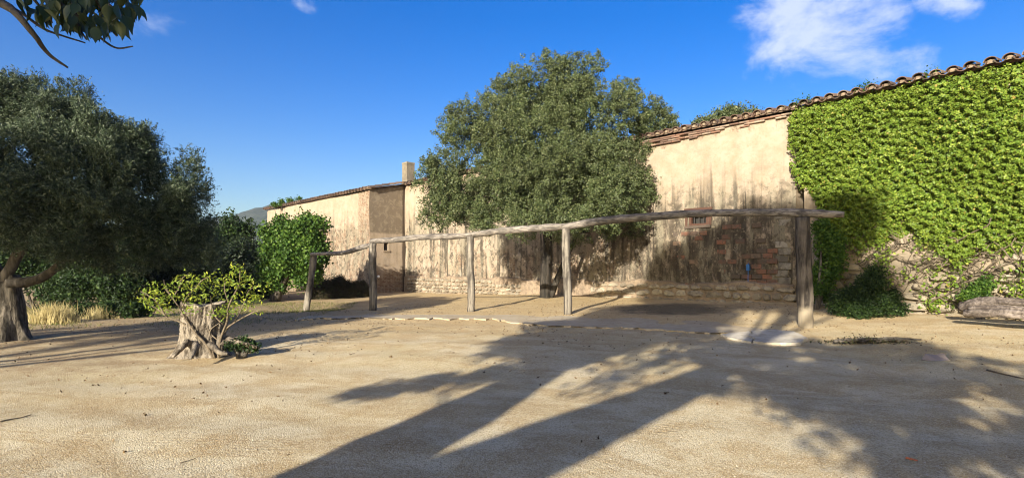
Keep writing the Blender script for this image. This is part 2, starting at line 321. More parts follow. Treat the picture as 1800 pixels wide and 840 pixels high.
def wall_mat(name, mode):
    """old lime plaster over brick: cream coat, bare brick where it has fallen, rain streaks, grime. x along the wall, z up (object space)"""
    m, t, b = mat(name); co = objco(t); s = t.new('ShaderNodeSeparateXYZ', {0: co}); X, Y, Z = s.outputs
    u = t.new('ShaderNodeCombineXYZ', {0: X if mode != 'side' else Y, 1: Z, 2: 0.0}).outputs[0]
    n1 = t.noise(co, .55, 6, .6); n2 = t.noise(co, 2.3, 6, .65); n3 = t.noise(co, 14, 5, .7)
    br = t.new('ShaderNodeTexBrick', {'Vector': u, 'Scale': 1.0, 'Brick Width': .29, 'Row Height': .075, 'Mortar Size': .011, 'Color1': (.30, .15, .085, 1), 'Color2': (.19, .085, .055, 1), 'Mortar': (.46, .37, .26, 1)})
    pl = t.mix(t.ramp(n2, .3, .7), (.46, .36, .245), (.57, .455, .34)); pl = t.mix(t.math('MULTIPLY', t.ramp(n3, .48, .72), .5), pl, (.40, .28, .16)); pl = t.mix(t.math('MULTIPLY', t.ramp(t.noise(co, 1.0, 8, .7, .5), .52, .66), .6), pl, (.37, .30, .21))
    brc = t.mix(t.math('MULTIPLY', t.ramp(n3, .5, .7), .6), br.outputs[0], (.44, .32, .20))
    brc = t.mix(t.math('MULTIPLY', t.ramp(t.noise(co, 4.5, 8, .8), .47, .54), .85), brc, (.47, .37, .25)); brc = t.mix(t.math('MULTIPLY', t.ramp(t.noise(t.mapping(co, (1, 1, 1), (7, 3, 1)), 6.0, 7, .75), .52, .64), .65), brc, (.13, .085, .055))
    if mode == 'long':      # bare band below about 2.9 m, ragged, and just under the eaves
        e = t.math('ADD', t.math('ADD', Z, t.math('MULTIPLY', n1, 2.6)), t.math('MULTIPLY', n2, 1.5))
        low = t.math('SUBTRACT', 1.0, t.ramp(e, 4.15, 4.6)); top = t.ramp(t.math('ADD', Z, t.math('MULTIPLY', n2, .9)), 6.05, 6.2)
        bare = t.math('MAXIMUM', low, top)
        bare = t.math('MULTIPLY', bare, t.ramp(t.noise(t.mapping(co, (1.2, 1.2, .6)), 1.1, 8, .75), .46, .58))
    elif mode == 'wing':
        e = t.math('ADD', Z, t.math('MULTIPLY', n1, 2.5)); low = t.math('SUBTRACT', 1.0, t.ramp(e, 4.5, 5.1))
        cor = t.ramp(t.math('ADD', X, t.math('MULTIPLY', n2, 2.2)), -.3, .1)
        bare = t.math('MAXIMUM', low, cor)
        bare = t.math('MULTIPLY', bare, t.ramp(t.noise(co, 1.6, 7, .7), .38, .52))
    elif mode == 'side':
        bare = t.math('SUBTRACT', 1.0, t.ramp(t.math('ADD', Z, t.math('MULTIPLY', n2, 2.4)), 2.1, 2.7))
    else:
        bare = t.math('MULTIPLY', t.ramp(n2, .62, .7), .7)
    c = t.mix(t.math('MULTIPLY', bare, .85), pl, brc)
    # rain streaks: narrow in x, long in z
    st = t.noise(t.mapping(co, (3.4, 3.4, .13)), 1.0, 5, .62); st2 = t.noise(t.mapping(co, (2.6, 2.6, .1), (5, 1, 0)), 1.0, 4, .6)
    fade = t.math('SUBTRACT', 1.0, t.ramp(t.math('ADD', Z, t.math('MULTIPLY', st2, 4.0)), 5.0, 7.2))
    sm = t.math('MULTIPLY', t.math('MULTIPLY', t.ramp(st, .48, .60), t.math('MULTIPLY', fade, t.ramp(t.noise(co, .9, 5, .6), .32, .52))), .92 if mode == 'long' else (.2 if mode == 'side' else .55))
    c = t.mix(sm, c, (.075, .064, .048))
    if mode == 'long':
        # narrow black runs that start at different heights on the right-hand stretch
        tx = t.new('ShaderNodeCombineXYZ', {0: X, 1: 0.0, 2: 0.0}).outputs[0]; tp = t.math('ADD', t.math('MULTIPLY', t.noise(tx, 2.6, 3, .6), 3.2), 2.75)
        run = t.ramp(t.math('ADD', t.noise(t.mapping(co, (5.2, 5.2, .12), (2, 0, 0)), 1.0, 4, .6), t.math('MULTIPLY', t.math('SUBTRACT', n3, .5), .10)), .52, .60)
        run = t.math('MULTIPLY', t.math('MULTIPLY', run, t.ramp(t.math('SUBTRACT', tp, Z), -.05, .7)), t.ramp(X, 12.5, 14.5)); c = t.mix(t.math('MULTIPLY', run, .85), c, (.07, .062, .05))
        blotch = t.math('MULTIPLY', t.ramp(t.noise(t.mapping(co, (1, 1, 1), (1, 8, 2)), 1.25, 8, .72), .54, .64), t.math('MULTIPLY', t.ramp(Z, 2.6, 3.0), t.math('SUBTRACT', 1.0, t.ramp(Z, 4.0, 4.6)))); c = t.mix(t.math('MULTIPLY', blotch, .75), c, (.10, .088, .07))  # dark noise blotches around the middle height of the wall
        # heavily blackened, patched stretch at the right end
        reg = t.ramp(t.math('ADD', X, t.math('MULTIPLY', n1, 3.0)), 14.4, 17.4)
        hl = t.math('SUBTRACT', 1.0, t.ramp(t.math('ADD', Z, t.math('MULTIPLY', n2, 1.6)), 3.7, 4.9))
        gr = t.math('MULTIPLY', t.math('MULTIPLY', reg, hl), t.ramp(t.noise(t.mapping(co, (1.5, 1.5, .8)), 1.7, 8, .75), .34, .54))
        c = t.mix(t.math('MULTIPLY', gr, .9), c, (.070, .056, .042))
        bl = t.math('SUBTRACT', 1.0, t.ramp(t.math('ADD', Z, t.math('MULTIPLY', n2, .8)), 1.1, 1.5))
        c = t.mix(t.math('MULTIPLY', bl, .45), c, (.30, .22, .13))
        wh = t.math('MULTIPLY', t.ramp(t.noise(t.mapping(co, (1.6, 1.6, .35), (4, 0, 0)), 1.0, 5), .60, .68), .5)
        c = t.mix(wh, c, (.55, .49, .40))
    if mode == 'side':
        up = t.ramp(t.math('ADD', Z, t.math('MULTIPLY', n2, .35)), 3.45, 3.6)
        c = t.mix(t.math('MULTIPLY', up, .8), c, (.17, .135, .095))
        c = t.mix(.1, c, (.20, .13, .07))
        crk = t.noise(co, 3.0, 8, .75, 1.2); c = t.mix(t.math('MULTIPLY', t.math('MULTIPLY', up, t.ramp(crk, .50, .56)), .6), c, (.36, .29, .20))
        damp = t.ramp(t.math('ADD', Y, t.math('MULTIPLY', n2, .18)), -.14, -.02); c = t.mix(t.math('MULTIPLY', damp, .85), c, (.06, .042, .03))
    if mode in ('long', 'wing'):
        v1 = t.noise(t.mapping(co, (1.7, 1.7, .5), (3, 0, 2)), 1.0, 8, .72, .4); v2 = t.noise(t.mapping(co, (1, 1, 1), (9, 0, 5)), 3.2, 8, .75, .3)
        zz = t.math('SUBTRACT', 1.0, t.ramp(t.math('ADD', Z, t.math('MULTIPLY', n1, 1.6)), 4.0, 5.6))
        c = t.mix(t.math('MULTIPLY', t.math('MULTIPLY', t.ramp(v1, .47, .60), zz), .8), c, (.33, .285, .20))
        c = t.mix(t.math('MULTIPLY', t.math('MULTIPLY', t.ramp(v2, .51, .58), zz), .8), c, (.12, .10, .075))
        c = t.mix(t.math('MULTIPLY', t.math('MULTIPLY', t.ramp(t.noise(co, 5.5, 8, .8), .55, .64), zz), .6), c, (.56, .46, .31))
    if mode == 'plain':
        low = t.math('SUBTRACT', 1.0, t.ramp(t.math('ADD', Z, n2), 2.0, 3.0)); c = t.mix(t.math('MULTIPLY', low, t.ramp(n2, .36, .56)), c, (.33, .27, .185))
    c = t.mix(1.0, c, (.62, .625, .635), 'MULTIPLY')
    t.set(b.inputs['Base Color'], c); b.inputs['Roughness'].default_value = .95; b.inputs['Specular IOR Level'].default_value = .1
    h = t.math('ADD', t.math('MULTIPLY', t.math('SUBTRACT', 1.0, bare), .9), t.math('ADD', t.math('MULTIPLY', n3, .35), t.math('MULTIPLY', n2, .4)))
    h = t.math('SUBTRACT', h, t.math('MULTIPLY', t.math('MULTIPLY', br.outputs['Fac'], bare), .35))
    t.set(b.inputs['Normal'], t.bump(h, .7, .03)); return m
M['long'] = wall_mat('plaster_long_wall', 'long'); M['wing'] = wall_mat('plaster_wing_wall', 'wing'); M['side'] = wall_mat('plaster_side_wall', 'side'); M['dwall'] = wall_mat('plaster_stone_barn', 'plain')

def ground_mat():
    m, t, b = mat('sandy_ground'); co = geo_pos(t); s = t.new('ShaderNodeSeparateXYZ', {0: co}); X, Y, Z = s.outputs
    n1 = t.noise(co, .35, 6, .6); n2 = t.noise(co, 1.7, 6, .65, .3); n3 = t.noise(co, 60, 4, .75); n4 = t.noise(co, 170, 2, .7)
    c = t.mix(t.ramp(n1, .35, .65), (.52, .415, .22), (.63, .53, .34)); c = t.mix(t.math('SUBTRACT', 1.0, t.ramp(t.math('ADD', Y, t.math('MULTIPLY', n2, 5.0)), 6.0, 11.0)), c, t.mix(t.ramp(n2, .3, .7), (.66, .56, .355), (.575, .465, .27)))
    c = t.mix(t.math('MULTIPLY', t.ramp(n2, .42, .66), .7), c, (.43, .295, .135))
    # long faint vehicle swathes
    sw = t.noise(t.mapping(t.new('ShaderNodeVectorRotate', {'Vector': co, 'Angle': .38}, rotation_type='Z_AXIS').outputs[0], (.30, .95, 1)), 1.0, 6, .62, 1.6)
    c = t.mix(t.math('MULTIPLY', t.ramp(sw, .48, .6), .65), c, (.41, .285, .13))
    # redder earth near the carport and the trees
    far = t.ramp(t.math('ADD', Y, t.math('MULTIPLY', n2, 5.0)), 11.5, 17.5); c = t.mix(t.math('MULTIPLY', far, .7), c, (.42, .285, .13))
    # shadow of an absent car painted dark on the ground under the carport
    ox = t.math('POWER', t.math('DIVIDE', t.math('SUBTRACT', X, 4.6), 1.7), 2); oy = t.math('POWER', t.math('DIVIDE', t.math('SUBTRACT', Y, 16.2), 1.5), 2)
    car_shadow = t.math('SUBTRACT', 1.0, t.ramp(t.math('ADD', t.math('ADD', ox, oy), t.math('MULTIPLY', t.math('SUBTRACT', t.noise(co, 1.3, 7, .75), .5), 4.0)), .2, 1.7)); c = t.mix(t.math('MULTIPLY', car_shadow, .95), c, (.022, .018, .014))
    # grass-stained ground on the far left
    gl = t.math('MULTIPLY', t.ramp(t.math('ADD', t.math('MULTIPLY', X, -1.0), t.math('MULTIPLY', n1, 6.0)), 6.5, 10.5), t.ramp(t.math('ADD', Y, t.math('MULTIPLY', n2, 3.0)), 13.0, 16.5))
    gl2 = t.math('MULTIPLY', gl, t.ramp(n2, .3, .62)); c = t.mix(t.math('MULTIPLY', gl2, .75), c, (.17, .155, .06))
    lf = t.math('MULTIPLY', t.ramp(t.math('SUBTRACT', t.math('MULTIPLY', n1, 5.0), X), 6.5, 9.5), t.ramp(t.math('ADD', Y, t.math('MULTIPLY', n2, 3.0)), 8.6, 11.0)); c = t.mix(t.math('MULTIPLY', lf, t.ramp(n2, .25, .6)), c, (.30, .205, .105))
    wide = t.ramp(t.new('ShaderNodeVectorMath', {0: co}, operation='LENGTH').outputs['Value'], 45, 70); c = t.mix(wide, c, (.09, .10, .04))
    # tyre tracks curving across the yard: pressed bands with tread bars
    def arc(cx, cy, rad, wdt):
        dx = t.math('SUBTRACT', X, cx); dy = t.math('SUBTRACT', Y, cy); rr = t.math('SQRT', t.math('ADD', t.math('MULTIPLY', dx, dx), t.math('MULTIPLY', dy, dy)))
        band = t.math('SUBTRACT', 1.0, t.ramp(t.math('ABSOLUTE', t.math('SUBTRACT', rr, rad)), wdt * .7, wdt))
        bars = t.math('SINE', t.math('MULTIPLY', t.math('ARCTAN2', dy, dx), rad * 70)); lines = t.math('SINE', t.math('MULTIPLY', rr, 95))
        return t.math('MULTIPLY', band, t.ramp(t.noise(co, .8, 4), .42, .58)), t.math('ADD', bars, lines)
    tr = None
    for a in ((-6, 10.5, 7.6, .13), (-6, 10.5, 9.1, .13), (9, 1.5, 9.4, .12), (9, 1.5, 10.9, .12), (-2, 19, 12.6, .14), (-2, 19, 14.1, .14)):
        bd, ln = arc(*a); h_ = t.math('MULTIPLY', bd, t.math('ADD', t.math('MULTIPLY', ln, .35), -.6)); tr = h_ if tr is None else t.math('ADD', tr, h_)
    c = t.mix(t.math('MULTIPLY', t.math('ABSOLUTE', tr), .22, clamp=True), c, (.34, .24, .12))
    # grains
    vo = t.new('ShaderNodeTexVoronoi', {'Vector': co, 'Scale': 85.0}); vc = t.new('ShaderNodeSeparateColor', {0: vo.outputs['Color']}).outputs[0]
    c = t.mix(t.math('MULTIPLY', t.ramp(vc, .55, .95), .45), c, (.70, .62, .44)); c = t.mix(t.math('MULTIPLY', t.ramp(vc, .4, .0), .6), c, (.24, .17, .09))
    c = t.mix(t.math('MULTIPLY', t.ramp(n3, .58, .75), .5), c, (.22, .15, .08))
    t.set(b.inputs['Base Color'], c); b.inputs['Roughness'].default_value = .95; b.inputs['Specular IOR Level'].default_value = .1
    h = t.math('ADD', t.math('MULTIPLY', vo.outputs['Distance'], -.6), t.math('ADD', n3, t.math('ADD', t.math('MULTIPLY', n4, .4), t.math('ADD', t.math('MULTIPLY', sw, 1.2), t.math('MULTIPLY', tr, .35)))))
    t.set(b.inputs['Normal'], t.bump(h, .8, .014)); return m
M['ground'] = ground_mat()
def hill_mat():
    m, t, b = mat('wooded_hill'); co = geo_pos(t); n = t.noise(co, .10, 8, .7)
    t.set(b.inputs['Base Color'], t.mix(t.ramp(n, .35, .65), (.03, .045, .035), (.075, .085, .07))); b.inputs['Roughness'].default_value = .95
    t.set(b.inputs['Normal'], t.bump(n, 1.0, 6)); return m
M['hill'] = hill_mat()

# ------------------------------------------------------------------ ground, hill
def axis_coords(lo, hi, step, far):
    a = list(np.arange(lo, hi + 1e-6, step)); s = step; x = hi
    while x < far: s *= 1.35; x += s; a.append(x)
    s = step; x = lo
    while x > -far: s *= 1.35; x -= s; a.insert(0, x)
    return np.array(a)
gxs = axis_coords(-17, 14, .16, 800); gys = axis_coords(-3, 33, .16, 800)
GX, GY = np.meshgrid(gxs, gys); GZ = ground_z(GX, GY)
nx, ny = len(gxs), len(gys); ii = (np.arange(ny - 1)[:, None] * nx + np.arange(nx - 1)[None]).reshape(-1, 1)
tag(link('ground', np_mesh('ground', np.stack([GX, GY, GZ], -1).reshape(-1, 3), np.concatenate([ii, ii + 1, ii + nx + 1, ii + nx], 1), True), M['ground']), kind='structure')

hp = [(150, 425), (260, 408), (340, 394), (400, 382), (440, 368), (480, 360), (540, 357), (640, 352), (800, 352), (950, 358), (1300, 372), (2000, 400)]
hv = []; K = 14
hxs = np.linspace(150, 2000, 150); hyv = np.interp(hxs, [h[0] for h in hp], [h[1] for h in hp])
for k in range(K):
    fr = k / (K - 1)
    for i, (a, q) in enumerate(zip(hxs, hyv)):
        z = 380 + 220 * fr; top = (HOR - q) / F * 600; hh = top * math.sin(fr * math.pi / 2) + (1 - fr) * -3
        hv.append(((a - 900) / F * z, z, hh + RNG.normal() * (.9 if 0 < fr else 0)))
hn = len(hxs); hf = [(k * hn + i, k * hn + i + 1, (k + 1) * hn + i + 1, (k + 1) * hn + i) for k in range(K - 1) for i in range(hn - 1)]
tag(link('hill', np_mesh('hill', hv, hf, True), M['hill']), kind='structure')

# ------------------------------------------------------------------ the long barn
BL = Vector((-5.96, 31.7, 0)); BR = Vector((8.24, 16.5, 0)); ev = (BR - BL).normalized(); BLEN = (BR - BL).length
BANG = math.atan2(ev.y, ev.x); nv = Vector((ev.y, -ev.x, 0))        # nv: towards the yard
barn = empty('barn', BL, BANG, 'long low plastered barn with a clay tile roof behind the log carport', 'building')
def loc_x(px, o, e):
    k = (px - 900) / F; return (k * o.y - o.x) / (e.x - k * e.y)
def loc(px, py, o=BL, e=ev):
    x = loc_x(px, o, e); z = (o + e * x).y; return x, EYE + (HOR - py) / F * z
JOG = 2.18; AO = BL + nv * JOG; AL = loc_x(470, AO, ev); ZA, ZB = 5.67, 6.1; PIT = (ZB - ZA) / JOG
def wall_sheet(name, x0, x1, z0, z1, holes, mt, parent, axis='x', y=0.0, deep=.35, bulge=.02, step=.22, ztop=None):
    xs = sorted(set(list(np.arange(x0, x1, step)) + [x1] + [h[i] for h in holes for i in (0, 1)])); zs = sorted(set(list(np.arange(z0, z1, step)) + [z1] + [h[i] for h in holes for i in (2, 3)]))
    mb = MB(); v = []
    def pt(x, z, d=0.0):
        o = bulge * (math.sin(x * 1.3 + z * .9) + math.sin(x * .45 - z * 2.1 + 1) + .5 * math.sin(x * 4.1 + z * 3.3))
        if ztop is not None: z = min(z, ztop(x)) if z >= z1 - 1e-6 else min(z, ztop(x))
        return (x, y + o + d, z) if axis == 'x' else (y - o - d, x, z)
    for z in zs:
        for x in xs: v.append(pt(x, z))
    f = []; n = len(xs)
    for j in range(len(zs) - 1):
        for i in range(n - 1):
            cx, cz = (xs[i] + xs[i + 1]) / 2, (zs[j] + zs[j + 1]) / 2
            if any(h[0] < cx < h[1] and h[2] < cz < h[3] for h in holes): continue
            f.append((j * n + i, j * n + i + 1, (j + 1) * n + i + 1, (j + 1) * n + i))
    mb.add(v, f)
    for a, b_, c, d in holes:
        q = [(a, c), (b_, c), (b_, d), (a, d)]
        for k in range(4):
            p0, p1 = q[k], q[(k + 1) % 4]
            mb.add([pt(*p0), pt(*p1), pt(*p1, d=deep), pt(*p0, d=deep)], [(0, 1, 2, 3)])
        mb.add([pt(*p, d=deep) for p in q], [(0, 1, 2, 3)])
    return mb.build(name, mt, parent, False)
wx0, wz1 = loc(1207, 374); wx1, wz0 = loc(1247, 395)
w2x0, w2z1 = loc(1012, 396); w2x1, w2z0 = loc(1036, 410)
h1 = (wx0 + .06, wx1 - .06, wz0, wz1); h2 = (w2x0, w2x1, w2z0, w2z1)
wl = wall_sheet('wall', 0, BLEN, -.6, ZB - .08, [h1, h2], M['long'], barn)
# wing (left) and the side face where it steps back
wall_sheet('wall', AL, 0, -.8, ZA - .08, [], M['wing'], barn, y=-JOG)
# slit window on the side face: the face runs along local y from -JOG to 0 at x=0
def jog_y(px):
    k = (px - 900) / F; o = BL; return (k * o.y - o.x) / (-nv.x + k * nv.y)
jy0, jy1 = jog_y(675), jog_y(683); jz = lambda py, yq: EYE + (HOR - py) / F * (BL.y - nv.y * yq)
hs = (jy0, jy1, jz(440, jy0), jz(426, jy0))
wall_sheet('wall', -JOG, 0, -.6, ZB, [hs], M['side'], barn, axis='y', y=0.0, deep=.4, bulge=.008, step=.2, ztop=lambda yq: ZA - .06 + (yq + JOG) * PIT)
mb = MB()
for pts in (((AL, -JOG, -.8), (AL, 7, -.8), (AL, 7, ZA - .1), (AL, 3, ZA + 5.1 * PIT), (AL, -JOG, ZA - .1)), ((BLEN, 0, -.6), (BLEN, 7, -.6), (BLEN, 7, ZA), (BLEN, 3, ZB + 3 * PIT - .1), (BLEN, 0, ZB - .1)), ((AL, 7, -.8), (BLEN, 7, -.8), (BLEN, 7, ZA), (AL, 7, ZA))):
    mb.add(pts, [tuple(range(len(pts)))])
mb.build('wall', M['dwall'], barn)
# roof decks
mb = MB()
for (x0, x1, y0, zz) in ((AL - .15, .12, -JOG - .12, ZA - .02 - .12 * PIT), (.12, BLEN + .1, -.12, ZB - .02 - .12 * PIT)):
    zr = zz + (3 - y0) * PIT
    v = [(x0, y0, zz), (x1, y0, zz), (x1, 3, zr), (x0, 3, zr), (x1, 7.3, zz), (x0, 7.3, zz)]; v += [(a, b_, c + .07) for a, b_, c in v]
    mb.add(v, [(0, 3, 2, 1), (3, 5, 4, 2), (6, 7, 8, 9), (9, 8, 10, 11), (0, 1, 7, 6), (1, 2, 8, 7), (2, 4, 10, 8), (4, 5, 11, 10), (5, 3, 9, 11), (3, 0, 6, 9)])
mb.build('roof', M['block'], barn)
# tiles
def tile_mesh(name, r0, r1, ln, up, th=.018, n=9):
    """half-barrel tile, axis along +y, wide end at y=0 for a cover tile"""
    v = []; f = []
    for y, r in ((0, r0), (ln, r1)):
        for q in (r, r - th):
            for i in range(n + 1):
                a = math.pi * i / n; v.append((q * math.cos(a), y, (q * math.sin(a) * .85) * (1 if up else -1)))
    m_ = n + 1
    for i in range(n):
        f += [(i, i + 1, 2 * m_ + i + 1, 2 * m_ + i), (m_ + i, 3 * m_ + i, 3 * m_ + i + 1, m_ + i + 1), (i, m_ + i, m_ + i + 1, i + 1), (2 * m_ + i, 2 * m_ + i + 1, 3 * m_ + i + 1, 3 * m_ + i)]
    f += [(0, 2 * m_, 3 * m_, m_), (n, m_ + n, 3 * m_ + n, 2 * m_ + n)]
    me = bpy.data.meshes.new(name); me.from_pydata(v, [], f); me.update()
    return me
def tile_row(parent, x0, x1, yb, zb, pitch, pit, cover, chan, mortar_mb, over=.22, reps=2, vis=None):
    n = int(round((x1 - x0) / pitch)); pitch = (x1 - x0) / n
    for i in range(n + 1):
        x = x0 + i * pitch
        for k in range(reps):
            sl = .40 * k
            if k and vis and not vis(x): continue
            for me, dx, dz, ex in ((cover, 0, .055, random.uniform(-.035, .02)), (chan, pitch / 2, .085, random.uniform(-.02, .02))):
                if dx and i == n: continue
                y = yb - over + sl + ex
                link('roof_tile', me, M['tile'], parent, (x + dx + random.uniform(-.012, .012), y, zb + (y - yb) * pit + dz + .012 * k + random.uniform(-.008, .008)),
                     (math.atan(pit) + random.uniform(-.03, .03), random.uniform(-.05, .05), random.uniform(-.05, .05)))
        # mortar bedding inside each cover tile, set back from the mouth
        y = yb - over + .06; z = zb + (y - yb) * pit + .05; r = pitch * .30
        pr = [(x + r * math.cos(a), r * .85 * math.sin(a)) for a in np.linspace(0, math.pi, 7)]
        mortar_mb.add([(a, y + random.uniform(-.015, .015), z + b_ - .02) for a, b_ in pr] + [(a, y + .3, z + b_ + .3 * pit - .02) for a, b_ in pr],
                      [tuple(range(7))[::-1], tuple(range(7, 14))] + [(i_, i_ + 1, i_ + 8, i_ + 7) for i_ in range(6)] + [(6, 0, 7, 13)])
PT = .345
cov = tile_mesh('cover_tile', PT * .40, PT * .33, .46, True); chn = tile_mesh('channel_tile', PT * .34, PT * .40, .46, False)
for me in (cov, chn): me.materials.append(M['tile'])
mm = MB(); tile_row(barn, AL - .1, .0, -JOG, ZA, PT, PIT, cov, chn, mm, reps=1)
tile_row(barn, .3, BLEN, 0, ZB, PT, PIT, cov, chn, mm, reps=1)
tag(mm.build('mortar', M['mortar'], barn), kind='stuff')
# verge tiles running up the step
for i in range(5):
    y = -JOG - .15 + i * .42; link('roof_tile', cov, None, barn, (.13, y, ZA + .05 + (y + JOG) * PIT + .01 * i), (math.atan(PIT), 0, random.uniform(-.04, .04)))
# brick cornice under the eaves, its lower edge ragged
def brick_mesh(l, h, d, seed):
    r = random.Random(seed); mb = MB(); b_ = min(.012, h * .2); v = []
    for y, k in ((-d / 2, b_), (d / 2, 0)):
        for sx, sz in ((-1, -1), (1, -1), (1, 1), (-1, 1)): v.append((sx * (l / 2 - k) + r.uniform(-.006, .006), y + r.uniform(-.004, .004), sz * (h / 2 - k) + r.uniform(-.003, .003)))
    for sx, sz in ((-1, -1), (1, -1), (1, 1), (-1, 1)): v.append((sx * l / 2 + r.uniform(-.005, .005), -d / 2 + b_, sz * h / 2))
    f = [(0, 1, 2, 3), (4, 7, 6, 5)]
    for i in range(4):
        j = (i + 1) % 4; f += [(i, i + 8, j + 8, j), (i + 8, i + 4, j + 4, j + 8)]
    mb.add(v, f); me = bpy.data.meshes.new('brick'); me.from_pydata(mb.v, [], mb.f); me.update(); return me
thin = [brick_mesh(.30, .05, .14, s) for s in range(5)]
for me in thin: me.materials.append(M['brick'])
xr0 = loc_x(1128, BL, ev)
for row in range(4):
    x = xr0 + (.15 if row % 2 else 0)
    while x < BLEN - .1:
        near = (x - xr0) / (BLEN - xr0)
        keep = {0: 1, 1: .95 - .15 * near, 2: .85 - .6 * near, 3: .7 - .8 * near}[row]
        if random.random() < keep:
            link('brick', random.choice(thin), None, barn, (x, -.012 - .028 * (row < 2) + random.uniform(-.012, .006), ZB - .13 - row * .062 + random.uniform(-.004, .004)), (random.uniform(-.03, .03), random.uniform(-.02, .02), random.uniform(-.03, .03)))
        x += .315
# exposed blocks around and below the window, and at the right end
blk = [brick_mesh(.30, .14, .16, s + 20) for s in range(6)]
for me in blk: me.materials.append(M['block'])
quo = [brick_mesh(.36, .19, .18, s + 40) for s in range(3)]
for me in quo: me.materials.append(M['quoin'])
bx0, bz0 = loc(1190, 505); bx1, bz1 = loc(1366, 398)
row = 0; z = .75
while z < 2.95:
    x = bx0 + (.17 if row % 2 else 0)
    while x < bx1:
        fx = (x - bx0) / (bx1 - bx0); fz = (z - .75) / 2.2
        dn = .5 + .5 * math.sin(x * 2.3 + z * 1.7 + 1.2) * math.cos(z * 2.6 - x * .9)
        pr = .95 if (fx < .33 and fz > .45) else (.85 if (fx > .68 and fz < .6 and fz > .12) else dn * .42)
        inwin = (wx0 - .3 < x < wx1 + .3) and z > wz0 - .12
        if random.random() < pr and not inwin:
            link('brick', random.choice(blk), None, barn, (x + random.uniform(-.02, .02), .07 + random.uniform(-.035, .03), z), (random.uniform(-.02, .02), 0, random.uniform(-.03, .03)))
        x += .318
    z += .156; row += 1
qx0 = loc_x(1366, BL, ev); qx1 = loc_x(1388, BL, ev)
for r_ in range(12):
    link('brick', random.choice(quo), None, barn, ((qx0 + qx1) / 2 + (.05 if r_ % 2 else -.05), .075 + random.uniform(-.03, .02), .9 + r_ * .213), (0, random.uniform(-.02, .02), random.uniform(-.03, .03)))
# rubble plinth along the long wall: stones one by one where they show
def stone_mesh(seed, l=1.0, h=.7, d=.5):
    r = random.Random(seed); v = []; f = []; n = 7
    for k, (s, y) in enumerate(((1.0, .5), (1.0, -.15), (.72, -.5))):
        for i in range(n):
            a = 2 * math.pi * (i + r.uniform(-.25, .25)) / n + .2; sq = 1 / max(abs(math.cos(a)), abs(math.sin(a))) ** .72
            v.append((l / 2 * s * sq * math.cos(a) * r.uniform(.74, 1.08), y * d * r.uniform(.85, 1.1), h / 2 * s * sq * math.sin(a) * r.uniform(.74, 1.08)))
    for k in range(2):
        for i in range(n): j = (i + 1) % n; f.append((k * n + i, k * n + j, (k + 1) * n + j, (k + 1) * n + i))
    f.append(tuple(range(2 * n, 3 * n)))
    me = bpy.data.meshes.new('stone'); me.from_pydata(v, [], f); me.update(); me.materials.append(M['stone']); return me
stm = [stone_mesh(s) for s in range(9)]
def rubble(parent, x0, x1, zlo, ztop, w0, h0, yoff, lim, name='stone'):
    z = zlo; cnt = 0
    while True:
        rowh = h0 * random.uniform(.8, 1.25); x = x0 + random.uniform(0, w0 * .5); any_ = False
        while x < x1:
            wd = w0 * random.uniform(.6, 1.5)
            if z + rowh * .5 < ztop(x) and cnt < lim:
                o = link(name, random.choice(stm), None, parent, (x + wd / 2, yoff + random.uniform(-.02, .02), z + rowh / 2 + random.uniform(-.02, .02)), (random.uniform(-.1, .1), random.uniform(-.12, .12), random.uniform(-.08, .08)))
                o.scale = (wd * .96, .24, rowh * 1.25); cnt += 1; any_ = True
            x += wd + .012
        z += rowh + .01
        if not any_: break
px_l, px_r = loc_x(718, BL, ev), loc_x(912, BL, ev)
mb = MB(); xs = np.linspace(.05, BLEN - .05, 90); pv = []
for x in xs:
    t_ = .98 + .05 * math.sin(x * 1.7) + .03 * math.sin(x * 5)
    pv += [(x, -.10, -.5), (x, -.10 + .01 * math.sin(x * 6), t_), (x, .02, t_ + .05)]
mb.add(pv, [(i * 3, i * 3 + 3, i * 3 + 4, i * 3 + 1) for i in range(89)] + [(i * 3 + 1, i * 3 + 4, i * 3 + 5, i * 3 + 2) for i in range(89)])
mb.build('plinth', M['mortar'], barn)
random.seed(21)
rubble(barn, px_l, px_r, .1, lambda x: .95 + .06 * math.sin(x * 3), .26, .15, -.12, 150)
rubble(barn, loc_x(1040, BL, ev), BLEN - .1, .28, lambda x: 1.0, .42, .22, -.11, 75)
# barred window and small dark opening
win = empty('window', (0, 0, 0)); win.parent = barn
def frame_box(mb, a, b_, c, d, y0, y1, wd):
    mb.box((a, y0, c), (a + wd, y1, d)); mb.box((b_ - wd, y0, c), (b_, y1, d)); mb.box((a + wd, y0, c), (b_ - wd, y1, c + wd * .8)); mb.box((a + wd, y0, d - wd), (b_ - wd, y1, d))
mb = MB(); frame_box(mb, h1[0] + .004, h1[1] - .004, h1[2] + .004, h1[3] - .004, .05, .14, .08); mb.build('window_frame', M['wood'], win)
for i in range(3):
    x = h1[0] + (h1[1] - h1[0]) * (i + 1) / 4; mb = MB(); mb.tube([(x, .08, h1[2] + .03), (x, .08, h1[3] - .06)], .016, 6); mb.build('window_bar', M['iron'], win)
mb = MB(); mb.box((h1[0], .335, h1[2]), (h1[1], .345, h1[3])); mb.build('dark_interior', M['room'], win)
mb = MB(); mb.box((h1[0] - .12, -.05, h1[2] - .09), (h1[1] + .12, .09, h1[2] - .004), .008); mb.build('window_sill', M['block'], win)
for sx in (h1[0] - .075, h1[1] + .075):
    mb = MB(); mb.box((sx - .04, -.012, h1[2]), (sx + .05, .06, h1[3] + .05), .008); mb.build('window_jamb', M['wood'], win)
mb = MB(); mb.box((h1[0] - .15, -.012, h1[3] + .052), (h1[1] + .15, .07, h1[3] + .13), .008); mb.build('lintel', M['wood'], win)
win2 = empty('window', (0, 0, 0)); win2.parent = barn; tag(win2, 'small dark opening half hidden behind the beam')
